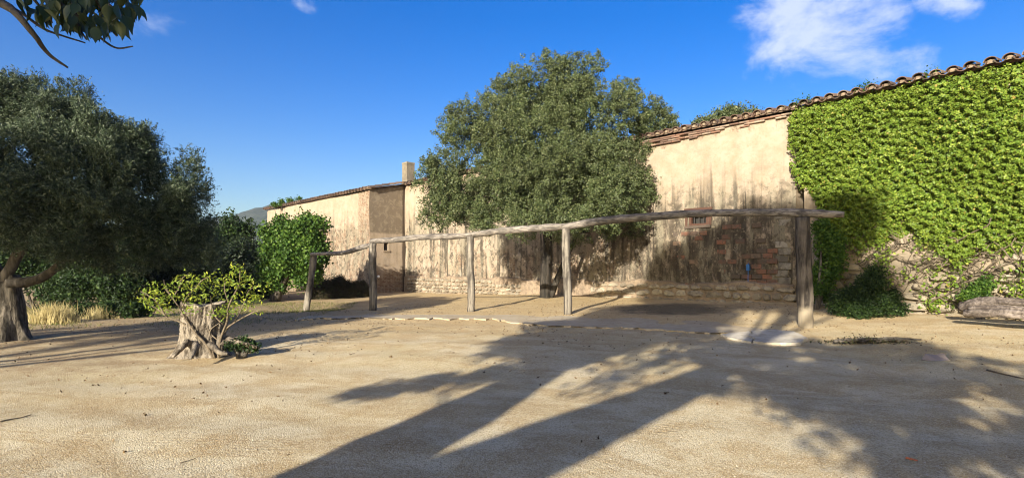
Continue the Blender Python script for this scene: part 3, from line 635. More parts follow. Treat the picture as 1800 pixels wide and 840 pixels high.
mb = MB(); frame_box(mb, h2[0] + .004, h2[1] - .004, h2[2] + .004, h2[3] - .004, .06, .13, .05); mb.build('window_frame', M['wood'], win2)
mb = MB(); mb.box((h2[0], .335, h2[2]), (h2[1], .345, h2[3])); mb.build('dark_interior', M['room'], win2)
mb = MB(); mb.box((-.395, hs[0], hs[2]), (-.385, hs[1], hs[3])); o = mb.build('dark_interior', M['room'], barn)
mb = MB(); mb.box((-.03, hs[0] - .06, hs[2] - .08), (.035, hs[1] + .06, hs[2] - .003), .006); mb.build('window_sill', M['mortar'], barn)
# chimney on the roof by the step
cw = .52; cx_, cy_ = -1.22, 1.0; cz0 = ZB + cy_ * PIT - .2; ctop = EYE + (HOR - 286) / F * 33.2
chim = empty('chimney', (cx_, cy_, cz0)); chim.parent = barn
mb = MB(); mb.box((-cw / 2, -cw / 2, 0), (cw / 2, cw / 2, ctop - cz0 - .09)); mb.build('chimney_shaft', M['stone'], chim)
mb = MB(); mb.box((-cw / 2 - .015, -cw / 2 - .015, ctop - cz0 - .09), (cw / 2 + .015, cw / 2 + .015, ctop - cz0), .008); mb.build('chimney_cap', M['stone'], chim)

# ------------------------------------------------------------------ the ivy-clad barn on the right
DE = Vector((.622, -.783, 0)); DE.normalize(); DO = BR + ev * .06 + DE * .17; DANG = math.atan2(DE.y, DE.x); DN = Vector((DE.y, -DE.x, 0)); DLEN = 11.0
sb = empty('stone_barn', DO, DANG, 'ivy covered rubble barn with bare stones along its foot at the right', 'building')
wall_sheet('wall', 0, DLEN, -.6, 6.0, [], M['dwall'], sb, bulge=.025)
mb = MB()
for pts in (((0, 0, -.6), (0, 7, -.6), (0, 7, 6), (0, 3, 6.7), (0, 0, 6)), ((DLEN, 0, -.6), (DLEN, 7, -.6), (DLEN, 7, 6), (DLEN, 3, 6.7), (DLEN, 0, 6)), ((0, 7, -.6), (DLEN, 7, -.6), (DLEN, 7, 6), (0, 7, 6))):
    mb.add(pts, [tuple(range(len(pts)))])
mb.build('wall', M['dwall'], sb)
mb = MB(); zz = 6.06; x0, x1, y0 = .0, DLEN + .1, -.1; zr = zz + 3.1 * PIT
v = [(x0, y0, zz), (x1, y0, zz), (x1, 3, zr), (x0, 3, zr), (x1, 7.3, zz), (x0, 7.3, zz)]; v += [(a, b_, c + .07) for a, b_, c in v]
mb.add(v, [(0, 3, 2, 1), (3, 5, 4, 2), (6, 7, 8, 9), (9, 8, 10, 11), (0, 1, 7, 6), (1, 2, 8, 7), (2, 4, 10, 8), (4, 5, 11, 10), (5, 3, 9, 11), (3, 0, 6, 9)])
mb.build('roof', M['block'], sb)
mm = MB(); tile_row(sb, .1, 8.0, 0, 6.13, PT, PIT, cov, chn, mm, over=.3, reps=1); tag(mm.build('mortar', M['mortar'], sb), kind='stuff')
def dloc(px, py): return loc(px, py, DO, DE)
random.seed(5)
rubble(sb, .25, 8.6, .15, lambda x: 1.5 + .5 * math.sin(x * 1.1 + 2.0) + .25 * math.sin(x * 2.7), .40, .23, -.10, 190)

# ivy on it
ivy = empty('ivy', DO + Vector((0, 0, .3)), DANG, 'dense bright green ivy covering the upper wall of the stone barn', 'climbing plant')
ivy_poly = [(1392, 205), (1388, 260), (1398, 300), (1412, 330), (1425, 348), (1440, 385), (1462, 420), (1500, 428), (1560, 425), (1610, 418), (1650, 436), (1720, 450), (1800, 454), (1990, 475), (2300, 520)]
pb = np.array([dloc(*p) for p in ivy_poly])
def ivy_low(x): return np.interp(x, pb[:, 0], pb[:, 1])
n = 175000
ix = RNG.uniform(-.35, 8.0, n); left = np.interp(1.5 + RNG.random(n), [0], [0])
iz = .3 + RNG.uniform(0, 5.85, n)
lowb = ivy_low(np.maximum(ix, pb[:, 0].min())) + .28 * np.sin(ix * 3.1) + .14 * np.sin(ix * 8.3) + RNG.normal(size=n) * .10
# left edge per height
le_z = np.array([dloc(*p)[1] for p in ivy_poly[:8]])[::-1]; le_x = np.array([dloc(*p)[0] for p in ivy_poly[:8]])[::-1]
lx = np.interp(iz, le_z, le_x) + .1 * np.sin(iz * 4.2) + RNG.normal(size=n) * .07
top = 6.10 + .05 * np.sin(ix * 5) + RNG.normal(size=n) * .04
keep = (ix > lx) & (iz < top) & ((iz > lowb) | (RNG.random(n) < .02) & (iz > .9))
ix, iz = ix[keep], iz[keep]; lowb = lowb[keep]; n = len(ix)
bul = .20 + .05 * np.sin(ix * 1.9 + iz * 1.3) + .03 * np.sin(ix * 3.7 - iz * 4.3)
for q_ in range(26):
    fr_ = RNG.uniform(9, 46); th_ = RNG.uniform(0, 6.28); bul = bul + .024 * (1 - fr_ / 90) * np.sin(fr_ * (ix * math.cos(th_) + iz * math.sin(th_)) + RNG.uniform(0, 6.28))
bul *= np.clip((6.25 - iz) / .5, .35, 1) * np.clip((iz - lowb + .25) / .5, .25, 1)
iy = -.05 - np.maximum(bul, .03) * (1 - .75 * RNG.random(n) ** 2.2); ok_ = (bul > .15) | (RNG.random(n) < .25); ix, iy, iz = ix[ok_], iy[ok_], iz[ok_]; n = len(ix)
leaves('foliage', np.stack([ix, iy, iz - .3], 1), .068, .053, M['ivy'], ivy, axis=np.array([0, -.5, -.55]), face=np.tile([0, -.8, .62], (n, 1)), faceamt=.62, loose=.75, fold=.12)
m2 = 45000; ux_ = RNG.uniform(-.1, 8.0, m2); uz_ = RNG.uniform(1.2, 6.0, m2); kk = (uz_ > ivy_low(np.maximum(ux_, pb[:, 0].min())) + .1 + .1 * np.sin(ux_ * 5)) & (ux_ > np.interp(uz_, le_z, le_x) + .12)
leaves('foliage', np.stack([ux_, RNG.uniform(-.09, -.04, m2), uz_ - .3], 1)[kk], .09, .075, M['ivy'], ivy, axis=np.array([0, -.2, -.6]), face=np.tile([0, -1.0, .2], (int(kk.sum()), 1)), faceamt=.7, fold=.1)
# a few strands hanging lower and climbing stems on the stones
for k in range(34):
    x = RNG.uniform(1.2, 7.6); z0 = RNG.uniform(.0, .5); pts = [(x, -.16, z0)]; xx = x
    zt = float(ivy_low(x)) + .1
    while pts[-1][2] < zt: xx += RNG.normal() * .17; pts.append((xx, -.19 + RNG.normal() * .03, pts[-1][2] + RNG.uniform(.10, .2)))
    if len(pts) < 3: continue
    mb = MB(); r0 = RNG.uniform(.009, .03); sp = spline(pts, 3); mb.tube(sp, np.linspace(r0, r0 * .5, len(sp)), 5, .15); mb.build('stem', M['twig'], ivy, True)
for k in range(16):
    x = RNG.uniform(2.0, 7.4); z = RNG.uniform(.5, 1.4); pts = [(x, -.17, z)]
    for _ in range(6): pts.append((pts[-1][0] + RNG.uniform(.08, .22), -.17 + RNG.normal() * .03, pts[-1][2] + RNG.normal() * .1))
    mb = MB(); sp = spline(pts, 3); mb.tube(sp, np.linspace(.022, .008, len(sp)), 5, .15); mb.build('stem', M['twig'], ivy, True)
tg = MB(); tr_ = random.Random(77)
for k in range(170):
    x = tr_.uniform(.9, 7.9); z = tr_.uniform(-.1, float(ivy_low(x)) - .2); a = tr_.uniform(-.6, 3.7); pts_ = [(x, -.2 + tr_.uniform(-.06, .03), z)]
    for _ in range(5):
        a += tr_.uniform(-.7, .7); pts_.append((pts_[-1][0] + .13 * math.cos(a), -.2 + tr_.uniform(-.07, .03), pts_[-1][2] + .10 * math.sin(a)))
    tg.tube(spline(pts_, 2), np.linspace(.011, .004, 11), 4, .1)
tag(tg.build('dry_twigs', M['vine'], ivy), kind='stuff')
sp_ = []
for k in range(80):
    x = RNG.uniform(.2, 8.0); z = RNG.uniform(.25, max(.5, float(ivy_low(x)) - .1)); m_ = RNG.integers(10, 40)
    sp_.append(np.array([x, -.2, z]) + RNG.normal(size=(m_, 3)) * [.13, .04, .13])
sp_ = np.vstack(sp_); leaves('foliage', sp_ , .085, .07, M['ivy'], ivy, face=np.tile([0, -.8, .62], (len(sp_), 1)), faceamt=.5)
# tufts on the tile edge
tf = []
for px in (1405, 1425, 1520, 1528, 1640):
    x, z = dloc(px, np.interp(px, [1400, 1800], [190, 104])); tf.append(np.array([x, -.2, z - .2]) + RNG.normal(size=(70, 3)) * [.12, .06, .08])
tf = np.vstack(tf); leaves('foliage', tf, .06, .04, M['ivybush'], ivy)

# ------------------------------------------------------------------ carport of rough logs
port = empty('carport_frame', (0, 15.5, .2), 0, 'open carport frame of crooked grey logs on five posts', 'wooden frame')
def child_shift(o, parent): o.matrix_parent_inverse = Matrix.Translation(-parent.location)
def log_path(name, pix, mt, n=10, rough=.07, sub=5, seed=0, lump=.06):
    """pix: (px, py, z, diameter in m)"""
    pts = [list(P(a, b_, c)) + [d / 2] for a, b_, c, d in pix]; sp = spline(pts, sub); rd = random.Random(seed)
    p0 = Vector(sp[0][:3]); q = sp.copy(); q[:, :3] -= np.array(p0)
    rr = q[:, 3] * np.array([1 + rd.uniform(-lump, lump) for _ in q])
    mb = MB(); mb.tube([tuple(x[:3]) for x in q], rr, n, rough, seed=seed)
    o = mb.build(name, mt, None, True); o.location = p0 - port.location; o.parent = port; return o
zp = lambda px: float(np.interp(px, [540, 655, 828, 997, 1417, 1500], [21, 18.4, 16.9, 15.5, 12.5, 12.0]))
post_px = [((537, 552), (552, 446), 21, .24), ((655.5, 549), (655, 428), 18.4, .25), ((828, 551), (827, 416), 16.9, .22), ((998, 557), (995, 402), 15.5, .225), ((1417, 583), (1411, 382), 12.5, .325)]
for k, (b0, t0, z, d) in enumerate(post_px):
    m1 = ((b0[0] * .66 + t0[0] * .34) + random.uniform(-1, 1), b0[1] * .66 + t0[1] * .34); m2 = ((b0[0] * .33 + t0[0] * .67) + random.uniform(-1.2, 1.2), b0[1] * .33 + t0[1] * .67)
    fl = 1.0 if k < 4 else .9
    log_path('post', [(b0[0], b0[1], z, d * 1.0), (m1[0], m1[1], z, d * 1.02), (m2[0], m2[1], z, d * .98), (t0[0], t0[1], z, d * fl)], M['post'] if k < 4 else M['darkpost'], 12, .05, 7, seed=k)
def bz(px): return zp(px)
beams = [[(547, 447, .13), (575, 446, .13), (605, 444, .15), (632, 436, .16), (656, 429, .14)],
         [(652, 424, .17), (700, 421, .19), (740, 417, .18), (790, 416, .19), (832, 413, .14)],
         [(822, 414, .17), (870, 407, .19), (920, 403, .20), (965, 400, .21), (1002, 397, .16)],
         [(988, 400, .17), (1040, 391, .21), (1100, 384, .21), (1160, 380, .20), (1215, 376, .185), (1290, 374, .17), (1350, 374, .18), (1415, 375, .19), (1455, 376, .17), (1484, 377, .13)]]
for k, bm in enumerate(beams):
    log_path('beam', [(a, b_, bz(a) - (.02 if k % 2 else 0), d) for a, b_, d in bm], M['beam'], 12, .06, 6, seed=30 + k)

# ------------------------------------------------------------------ concrete strip and slab
def patch(name, pix, th, mt, nfront=10 ** 6):
    """flat irregular slab traced on the ground, with real thickness"""
    pts = [hit(*p) for p in pix]; n = len(pts); cx = sum((p for p in pts), Vector()) / n
    o_ = []; i_ = []
    for k, p in enumerate(pts): o_.append((p.x, p.y, p.z - .06)); i_.append((p.x + (cx.x - p.x) * .004, p.y + (cx.y - p.y) * .004, p.z + (th if k < nfront else -.012) + random.uniform(-.004, .006)))
    mb = MB(); mb.add(o_ + i_, [(k, (k + 1) % n, n + (k + 1) % n, n + k) for k in range(n)]); 
    me = bpy.data.meshes.new(name); 
    import bmesh
    bm = bmesh.new(); vs = [bm.verts.new(v) for v in mb.v]
    for f in mb.f: bm.faces.new([vs[k] for k in f])
    tf_ = bm.faces.new(vs[n:]); bmesh.ops.triangulate(bm, faces=[tf_]); bmesh.ops.recalc_face_normals(bm, faces=bm.faces); bm.to_mesh(me); bm.free()
    return tag(link(name, me, mt), kind='structure')
fr = [(505, 565), (540, 561), (590, 560), (640, 559), (700, 561), (760, 561), (820, 562), (870, 562), (900, 568), (940, 572), (1000, 575), (1060, 577), (1120, 578), (1180, 583), (1240, 586), (1290, 587)]
random.seed(3)
front = []
for (a, b_), (c, d) in zip(fr, fr[1:]):
    for t_ in np.arange(10) / 10: front.append((a + (c - a) * t_ + random.uniform(-2, 2), b_ + (d - b_) * t_ + random.gauss(0, .45) + .9 * math.sin(a * .7 + t_ * 9)))
back = [(1400, 583), (1385, 575), (1290, 566), (1180, 560), (1080, 556), (990, 551.5), (900, 549.5), (810, 549.5), (720, 549), (650, 549), (590, 550), (545, 553)]
patch('concrete_strip', front + back, .030, M['concrete'], len(front))
sl = [(1266, 591), (1285, 597), (1310, 602), (1345, 606), (1380, 607.5), (1408, 606), (1419, 598), (1408, 592), (1395, 586), (1350, 583), (1310, 586), (1285, 588)]
s2 = []
for (a, b_), (c, d) in zip(sl, sl[1:] + sl[:1]):
    for t_ in (0, .33, .66): s2.append((a + (c - a) * t_ + random.uniform(-2, 2), b_ + (d - b_) * t_ + random.uniform(-.5, .5)))
cut = [(1318, 584.5), (1322, 589), (1312, 593), (1326, 598), (1322, 603.5)]
lf = [p for p in s2 if p[0] < 1316]; rt = [p for p in s2 if p[0] >= 1328]
lf.sort(key=lambda p: math.atan2((p[1] - 594) * 4, p[0] - 1295)); rt.sort(key=lambda p: math.atan2((p[1] - 595) * 4, p[0] - 1370))
def splice(side, c):      # open the ring at the cut and close it with the crack line
    k = max(range(len(side)), key=lambda i: abs((side[i][0] - side[i - 1][0])) + abs(side[i][1] - side[i - 1][1])); return side[k:] + side[:k] + c
patch('concrete_slab', splice(lf, [(x - 1.5, y) for x, y in cut[::-1]] if splice(lf, [])[-1][1] > 595 else [(x - 1.5, y) for x, y in cut]), .040, M['slab'])
patch('concrete_slab', splice(rt, [(x + 1.5, y) for x, y in cut[::-1]] if splice(rt, [])[-1][1] > 595 else [(x + 1.5, y) for x, y in cut]), .048, M['slab'])

# ------------------------------------------------------------------ trees
def limb(parent, pts, r0, r1, m_, n=7, rough=.12, name='branch', sub=5, seed=0):
    sp = spline(pts, sub); mb = MB(); mb.tube([tuple(p) for p in sp], np.linspace(r0, r1, len(sp)), n, rough, seed=seed); return mb.build(name, m_, parent, True)
# holm oak beside the wall
ob = hit(960, 523); oz = ob.y
oak = empty('oak_tree', ob, 0, 'big round evergreen oak standing against the barn wall behind the carport', 'tree')
ol = [(1000, 150, 60, -.8), (930, 165, 58, -.9), (1028, 118, 34, -.6), (965, 115, 26, -.8), (862, 225, 62, -1.4), (815, 245, 48, -1.6), (785, 320, 52, -2.0), (768, 368, 36, -2.2), (850, 345, 58, -2.4), (930, 320, 72, -2.9),
      (960, 240, 82, -2.4), (1045, 215, 70, -1.6), (1112, 195, 48, -1.0), (1150, 215, 36, -.6), (1085, 290, 66, -2.0), (1025, 340, 58, -2.6), (1112, 330, 38, -1.8), (890, 290, 62, -2.6), (1095, 165, 30, -.8), (800, 360, 44, -2.2),
      (900, 372, 36, -2.4), (950, 370, 32, -2.2), (1172, 222, 22, -.4), (745, 382, 16, -2.2), (1130, 265, 26, -1.2), (880, 165, 36, -1.0), (805, 200, 24, -1.4), (1140, 245, 40, -.8), (760, 300, 26, -1.9), (1060, 372, 40, -3.4), (1112, 378, 34, -2.4), (1150, 335, 28, -1.2), (1005, 385, 34, -4.0), (955, 385, 30, -4.2), (905, 385, 28, -3.8), (1085, 335, 46, -3.2), (850, 385, 30, -3.2), (1040, 290, 56, -2.8), (900, 230, 50, -2.6), (1010, 180, 46, -1.8), (1020, 412, 22, -2.0), (1065, 405, 24, -1.6), (925, 405, 20, -2.4), (980, 408, 18, -3.0), (1115, 400, 18, -1.0)]
lob = []
for a, b_, r_, dz in ol:
    z = oz + dz; p = P(a, b_, z) - ob; lob.append((p.x, p.y, p.z, r_ / F * z))
    if r_ > 50: q = P(a, b_, z) - ob; lob.append((q.x, q.y + 1.2, q.z, r_ / F * z * .85))
lob2 = sublobes(lob, 9, .40, 3)
pts, out, axs = spray_pts(lob2, 7200, 44, .26, .11, .72, seed=3, jit=.5)
p2, o2, a2 = spray_pts([(a, b_ + .5, c, d * .8) for a, b_, c, d in lob], 1700, 34, .5, .3, .1, seed=4)
pts = np.vstack([pts, p2]); out = np.vstack([out, o2]); axs = np.vstack([axs, a2])
leaves('crown', pts, .068, .040, M['oak'], oak, axis=axs * .8, face=nrm(out + [-.3, -.5, .5]), faceamt=.45)
limb(oak, [(0, 0, -.15), (-.02, -.05, .8), (.05, -.15, 1.8), (0, -.4, 2.9)], .24, .15, M['oakbark'], 12, .12, 'trunk', seed=1)
for k, (a, b_, r_, dz) in enumerate(ol[:20:2]):
    p = P(a, b_, oz + dz) - ob; s = Vector((0, -.25 - .02 * k, 2.3 + .06 * k)); mid = s.lerp(p, .5) + Vector((0, 0, .35))
    limb(oak, [s, mid, p], .085, .02, M['oakbark'], 6, .1, 'branch', seed=k)
limb(oak, [(.1, 0, -.1), (.5, -.1, .9), (.9, -.35, 1.9), (1.3, -.8, 3.0)], .13, .07, M['oakbark'], 9, .12, 'trunk', seed=7)
# olive at the left edge
vb = hit(18, 597)
olive = empty('olive_tree', vb, 0, 'old olive tree with a thick twisted trunk at the left edge', 'tree')
vl = [(20, 190, 60, 0), (-60, 200, 90, .2), (90, 210, 58, -.2), (150, 245, 60, -.4), (60, 280, 80, -1.0), (215, 280, 58, -.3), (250, 265, 42, .2), (180, 340, 70, -.8), (290, 345, 48, .2), (330, 320, 36, .6), (345, 345, 26, .8), (300, 400, 50, .2), (355, 395, 26, .8),
      (230, 410, 55, -.3), (110, 390, 62, -1.0), (20, 360, 80, -1.2), (-80, 330, 110, -.6), (130, 165, 28, .1), (60, 160, 28, 0), (0, 150, 26, -.2), (250, 240, 24, .2), (360, 430, 24, .6), (200, 230, 30, 0), (280, 440, 30, .2), (170, 430, 36, -.2), (330, 280, 20, .6), (130, 440, 34, -.4), (330, 455, 24, .4), (240, 456, 30, -.2), (70, 425, 34, -.6), (372, 462, 13, .6), (190, 462, 22, .2)]
ll = []
for a, b_, r_, dz in vl:
    z = vb.y + dz; p = P(a, b_, z) - vb; ll.append((p.x, p.y, p.z, r_ / F * z))
pts, out, axs = spray_pts(sublobes(ll, 10, .40, 5), 11500, 28, .30, .055, .6, seed=5, up=.5, jit=.6)
p2, o2, a2 = spray_pts([(a, b_ + .3, c, d * .8) for a, b_, c, d in ll], 1500, 28, .4, .15, .1, seed=6)
pts = np.vstack([pts, p2]); axs = np.vstack([axs, a2])
leaves('crown', pts, .068, .017, M['olive'], olive, axis=axs * 1.5)
def gnarl(mb, base, h, r0, r1, lean, nseg=26, n=26, seed=0, flare=.9, lobes=5):
    rd = random.Random(seed); ph = [rd.uniform(0, 6) for _ in range(6)]; v = []
    for k in range(nseg + 1):
        t = k / nseg; r = r1 + (r0 - r1) * (1 - t); fl = flare * math.exp(-t * 6)
        for j in range(n):
            a = 2 * math.pi * j / n
            q = r * (1 + .13 * math.sin(lobes * a + ph[0] + t * 3.0) + .08 * math.sin(3 * a + ph[1] - t * 5) + .05 * math.sin(9 * a + ph[2] + t * 4) + fl * (.55 + .45 * math.sin(lobes * a + ph[0])) + rd.uniform(-.025, .025))
            v.append((base[0] + lean[0] * t + q * math.cos(a), base[1] + lean[1] * t + q * math.sin(a), base[2] + h * t))
    mb.add(v, [(k * n + j, k * n + (j + 1) % n, (k + 1) * n + (j + 1) % n, (k + 1) * n + j) for k in range(nseg) for j in range(n)] + [tuple(nseg * n + j for j in range(n))])
mb = MB(); gnarl(mb, (0, 0, -.12), 1.45, .27, .19, (-.10, .05), seed=4, flare=.8); mb.build('trunk', M['olivebark'], olive, True)
for k, pp in enumerate(([(0, 1.15), (.55, 1.25), (1.05, 1.7), (1.4, 2.3)], [(-.1, 1.2), (.2, 1.9), (.5, 2.6), (.9, 3.3)], [(-.15, 1.2), (-.5, 1.9), (-.9, 2.8)], [(1.0, 1.6), (1.7, 1.9), (2.4, 2.3), (3.1, 2.6)])):
    limb(olive, [(a, -.05 + .1 * i, b_) for i, (a, b_) in enumerate(pp)], .115 if k < 3 else .07, .045 if k < 3 else .03, M['bark'], 9, .14, 'branch', seed=k)

# trees behind the photographer (they throw the shadows in the yard)
ca, sa, te = math.cos(R(SUN_AZ)), math.sin(R(SUN_AZ)), math.tan(R(SUN_EL))
def usv(u, v, s): return Vector((ca * u + sa * s, -sa * u + ca * s, v - te * s))
tb = usv(-2.5, 0, -6.2); tb.z = G(tb.x, tb.y)
shade = empty('shade_tree', tb, 0, 'tall broadleaf tree whose drooping branch hangs into the top left corner', 'tree')
S1 = [(-4.0, 4.5, .8), (-3.2, 5.2, 1.0), (-3.6, 3.9, .55), (-2.6, 6.6, 1.2), (-1.3, 7.9, 1.3), (.2, 8.4, 1.25), (1.3, 8.5, .9), (-2.1, 8.6, .8), (-.8, 9.2, .75), (0, 6.8, .85), (1.5, 7.1, .9), (-1.7, 5.5, .8), (.8, 3.8, .5), (2.1, 4.0, .55), (1.0, 3.7, .95),
      (2.2, 3.2, 1.0), (1.9, 2.15, .75), (1.0, 2.6, .5), (3.0, 3.4, .7), (-.2, 3.35, .55), (-1.6, 4.4, .6), (2.4, 6.8, .4), (.5, 2.85, .45), (-2.7, 4.2, .6), (2.9, 2.0, .7), (-4.9, 4.4, .4), (-4.3, 3.7, .6), (-3.9, 5.6, .7), (-2.3, 5.4, .9), (-3.4, 4.6, .8), (-.6, 7.2, .9), (.9, 7.6, .9), (-.7, 3.85, .35), (1.5, 3.8, .5), (1.2, 2.25, .45), (2.6, 2.6, .7), (-3.6, 2.85, .4), (-3.15, 3.2, .45), (-3.9, 3.3, .4), (-2.5, 3.6, .45), (-3.3, 3.8, .6), (-4.3, 3.2, .25), (-2.7, 4.8, .7), (-.45, 2.75, .35), (.05, 2.6, .35), (.6, 2.35, .3), (-.9, 3.6, .5), (.3, 3.2, .5), (1.4, 2.9, .6), (.4, 7.9, .8), (-.8, 8.3, .8), (-.3, 7.5, .8), (-3.3, 8.2, .8), (-2.4, 7.6, .8), (-1.7, 8.9, .6), (-.1, 8.1, .7), (.7, 7.2, .8), (-3.8, 7.4, .6), (1.6, 8.7, .7), (-2.05, 2.65, .17), (-1.8, 3.1, .22), (-2.3, 2.3, .12), (-1.5, 3.4, .2), (-.75, 2.0, .1), (.4, 1.95, .22), (.75, 1.8, .25), (1.1, 1.6, .3), (-1.0, 6.8, .6), (.9, 6.6, .45)]
rs = random.Random(11); lob = []; ctr = []
for u, v, r_ in S1:
    s = -6.2 + rs.uniform(-1.8, 1.8); p = usv(u, v, s) - tb; lob.append((p.x, p.y, p.z, r_)); ctr.append(p)
lowr = [l for l, q0 in zip(lob, S1) if q0[0] > -.75 and q0[1] < 4.2]; oth = [l for l in lob if l not in lowr]
pts, out = crown_pts(oth, 2500, 26, .2, .25, .9, seed=8); pl_, _ = crown_pts(lowr, 300, 34, .17, .25, .9, seed=28); pts = np.vstack([pts, pl_])
hi = [l for l in lob if l[2] > 7.2]; ph_, _ = crown_pts(hi, 1500, 30, .22, .2, .9, seed=18); pts = np.vstack([pts, ph_])
sml = []
for u, v, r_ in ((-4.6, 1.9, .2), (-4.35, 2.0, .22), (-4.1, 2.15, .22), (-3.8, 2.3, .22), (-3.6, 2.45, .2)):
    p = usv(u, v, -6.5) - tb; sml.append((p.x, p.y, p.z, r_))
p2, _ = crown_pts(sml, 60, 12, .09, .3, .9, seed=9)
leaves('crown', np.vstack([pts, p2]), .17, .10, M['shade'], shade)
mb = MB(); gnarl(mb, (0, 0, -.15), 2.9, .60, .66, (0, 0), seed=9, flare=.5); mb.build('trunk', M['bark'], shade, True)
q = lambda u, v, s: usv(u, v, s) - tb
limb(shade, [q(-2.72, .45, -6.2), q(-2.9, 1.3, -6.3), q(-3.02, 2.0, -6.4), q(-3.15, 2.8, -6.5), q(-3.3, 3.6, -6.6), q(-2.9, 5, -6.4)], .52, .20, M['bark'], 10, .08)
limb(shade, [q(-2.25, .4, -6.2), q(-2.0, 1.2, -6.15), q(-1.55, 1.9, -6.1), q(-1.1, 2.5, -6), q(-.75, 3.1, -5.9), q(-.2, 4.4, -6), q(.3, 6, -6.2)], .50, .13, M['bark'], 10, .08)
limb(shade, [q(-3.0, 1.6, -6.3), q(-3.7, 2.0, -6.5), q(-4.6, 1.95, -6.5)], .04, .01, M['bark'], 6)
for k in (1, 3, 4, 5, 7, 10, 12, 13, 15, 16, 18, 21):
    s = q(-.6, 3.7, -5.9) if S1[k][0] > -1 else q(-3.1, 3.6, -6.6); p = ctr[k]
    limb(shade, [s, s.lerp(p, .5) + Vector((0, 0, .2)), p], .09, .02, M['bark'], 6)
# its drooping branch in view, every leaf a part
def bp(px, py, z=3.4): return P(px, py, z) - tb
bw = [[(-420, -300), (-250, -130), (-100, -40), (0, 5), (28, 24), (60, 62), (85, 95), (119, 119)], [(10, 10), (40, 25), (75, 50), (105, 62), (150, 76)], [(60, -30), (110, 10), (150, 40), (180, 70), (205, 85), (233, 82)],
      [(-60, -60), (40, -40), (110, -25), (170, -8), (205, 20), (225, 36)], [(120, -30), (130, 15), (140, 50), (152, 70)], [(30, -40), (60, 0), (85, 30), (92, 40)], [(150, -30), (175, 10), (190, 45), (205, 64)]]
tip = []
for k, b_ in enumerate(bw):
    zb = [3.4 + .12 * math.sin(k * 2 + i) for i in range(len(b_))]
    pp = [bp(a, c, z_) for (a, c), z_ in zip(b_, zb)]
    if k == 0:
        pp = [q(-3.2, 3.3, -6.5), q(-3.9, 3.8, -3.5)] + pp; limb(shade, pp, .05, .006, M['bark'], 7, .1, 'branch', 5)
    else: limb(shade, pp, .012, .004, M['bark'], 5, .1, 'branch', 5)
def big_leaf(seed):
    r = random.Random(seed); v = []; n = 5
    w_ = [0, .24, .30, .22, .10, 0]; 
    for i in range(n + 1):
        t = i / n; dr = -.28 * t * t; 
        v += [(-w_[i], t, dr + .10 * (w_[i] > 0)), (0, t, dr), (w_[i], t, dr + .10 * (w_[i] > 0))]
    f = []
    for i in range(n): a = i * 3; f += [(a, a + 1, a + 4, a + 3), (a + 1, a + 2, a + 5, a + 4)]
    me = bpy.data.meshes.new('leaf'); me.from_pydata(v, [], f); me.polygons.foreach_set('use_smooth', [True] * len(f)); me.update(); me.materials.append(M['shade']); return me
lm = [big_leaf(0)]; lr = random.Random(3)
spots = []
for _ in range(520):
    a = lr.uniform(20, 243); lo_ = np.interp(a, [20, 45, 90, 140, 175, 215, 243], [18, 26, 46, 66, 62, 52, 20]); b_ = lr.uniform(-40, lo_)
    if a < 60 and lr.random() < .72: continue
    if b_ < 8 and lr.random() < .4: continue
    spots.append((a, b_))
for a, b_ in spots[:270]:
    z_ = 3.4 + lr.uniform(-.3, .3); o = link('leaf', lm[0], None, shade, bp(a, b_ - 12, z_))
    L_ = lr.uniform(.07, .115); o.scale = (L_ * lr.uniform(.8, 1.1), L_, L_)
    d = Vector((lr.uniform(-.6, .9), lr.uniform(-.7, .5), -lr.uniform(.5, 1.3))).normalized()
    o.rotation_euler = (d.to_track_quat('Y', 'Z') @ Matrix.Rotation(lr.uniform(-1.2, 1.2), 4, 'Y').to_quaternion()).to_euler()
# second tree, far left behind the photographer
tb2 = usv(-11.6, 0, -8.5); tb2.z = G(tb2.x, tb2.y)
sh2 = empty('shade_tree', tb2, 0, 'many stemmed tree left of the yard that shades the old olive', 'tree')
lob = []
for u, v, r_ in ((-11, 3.7, .9), (-12.2, 4.3, 1.1), (-13.4, 4.2, 1.1), (-11.2, 4.8, .7), (-12.6, 3.4, .8), (-14.6, 4.4, .9), (-10.4, 4.4, .5), (-13.6, 5.2, .6), (-10.6, 3.4, .5), (-11.8, 5.4, .6), (-12.6, 5.0, .8), (-14.8, 3.6, .8), (-13.2, 3.3, .8), (-11.4, 2.9, .5), (-11.2, 2.3, .22), (-12.3, 2.35, .28), (-13.5, 2.4, .28), (-14.8, 2.4, .3), (-15.8, 2.4, .3), (-12.0, 1.9, .15), (-10.9, 1.75, .12)):
    p = usv(u, v, -8.5 + rs.uniform(-1.2, 1.2)) - tb2; lob.append((p.x, p.y, p.z, r_))
pts, _ = crown_pts(lob, 1300, 18, .2, .25, seed=12); leaves('crown', pts, .16, .09, M['shade'], sh2)
for k, (u0, u1, r_) in enumerate(((-11.5, -10.2, .11), (-11.6, -11.3, .13), (-11.8, -12.4, .10), (-11.9, -13.6, .09), (-11.5, -10.7, .06))):
    limb(sh2, [usv(u0, .05 - 2.9 + 2.9 * 0, -8.5) - tb2 if False else Vector((0, 0, -.1)), usv((u0 + u1) / 2, 1.2 - 0.0, -8.5) - tb2, usv(u1, 2.4, -8.6) - tb2, usv(u1 * .98 - .2, 4.0, -8.5) - tb2], r_ * 1.2, r_ * .5, M['bark'], 7, .1, 'trunk', seed=k)

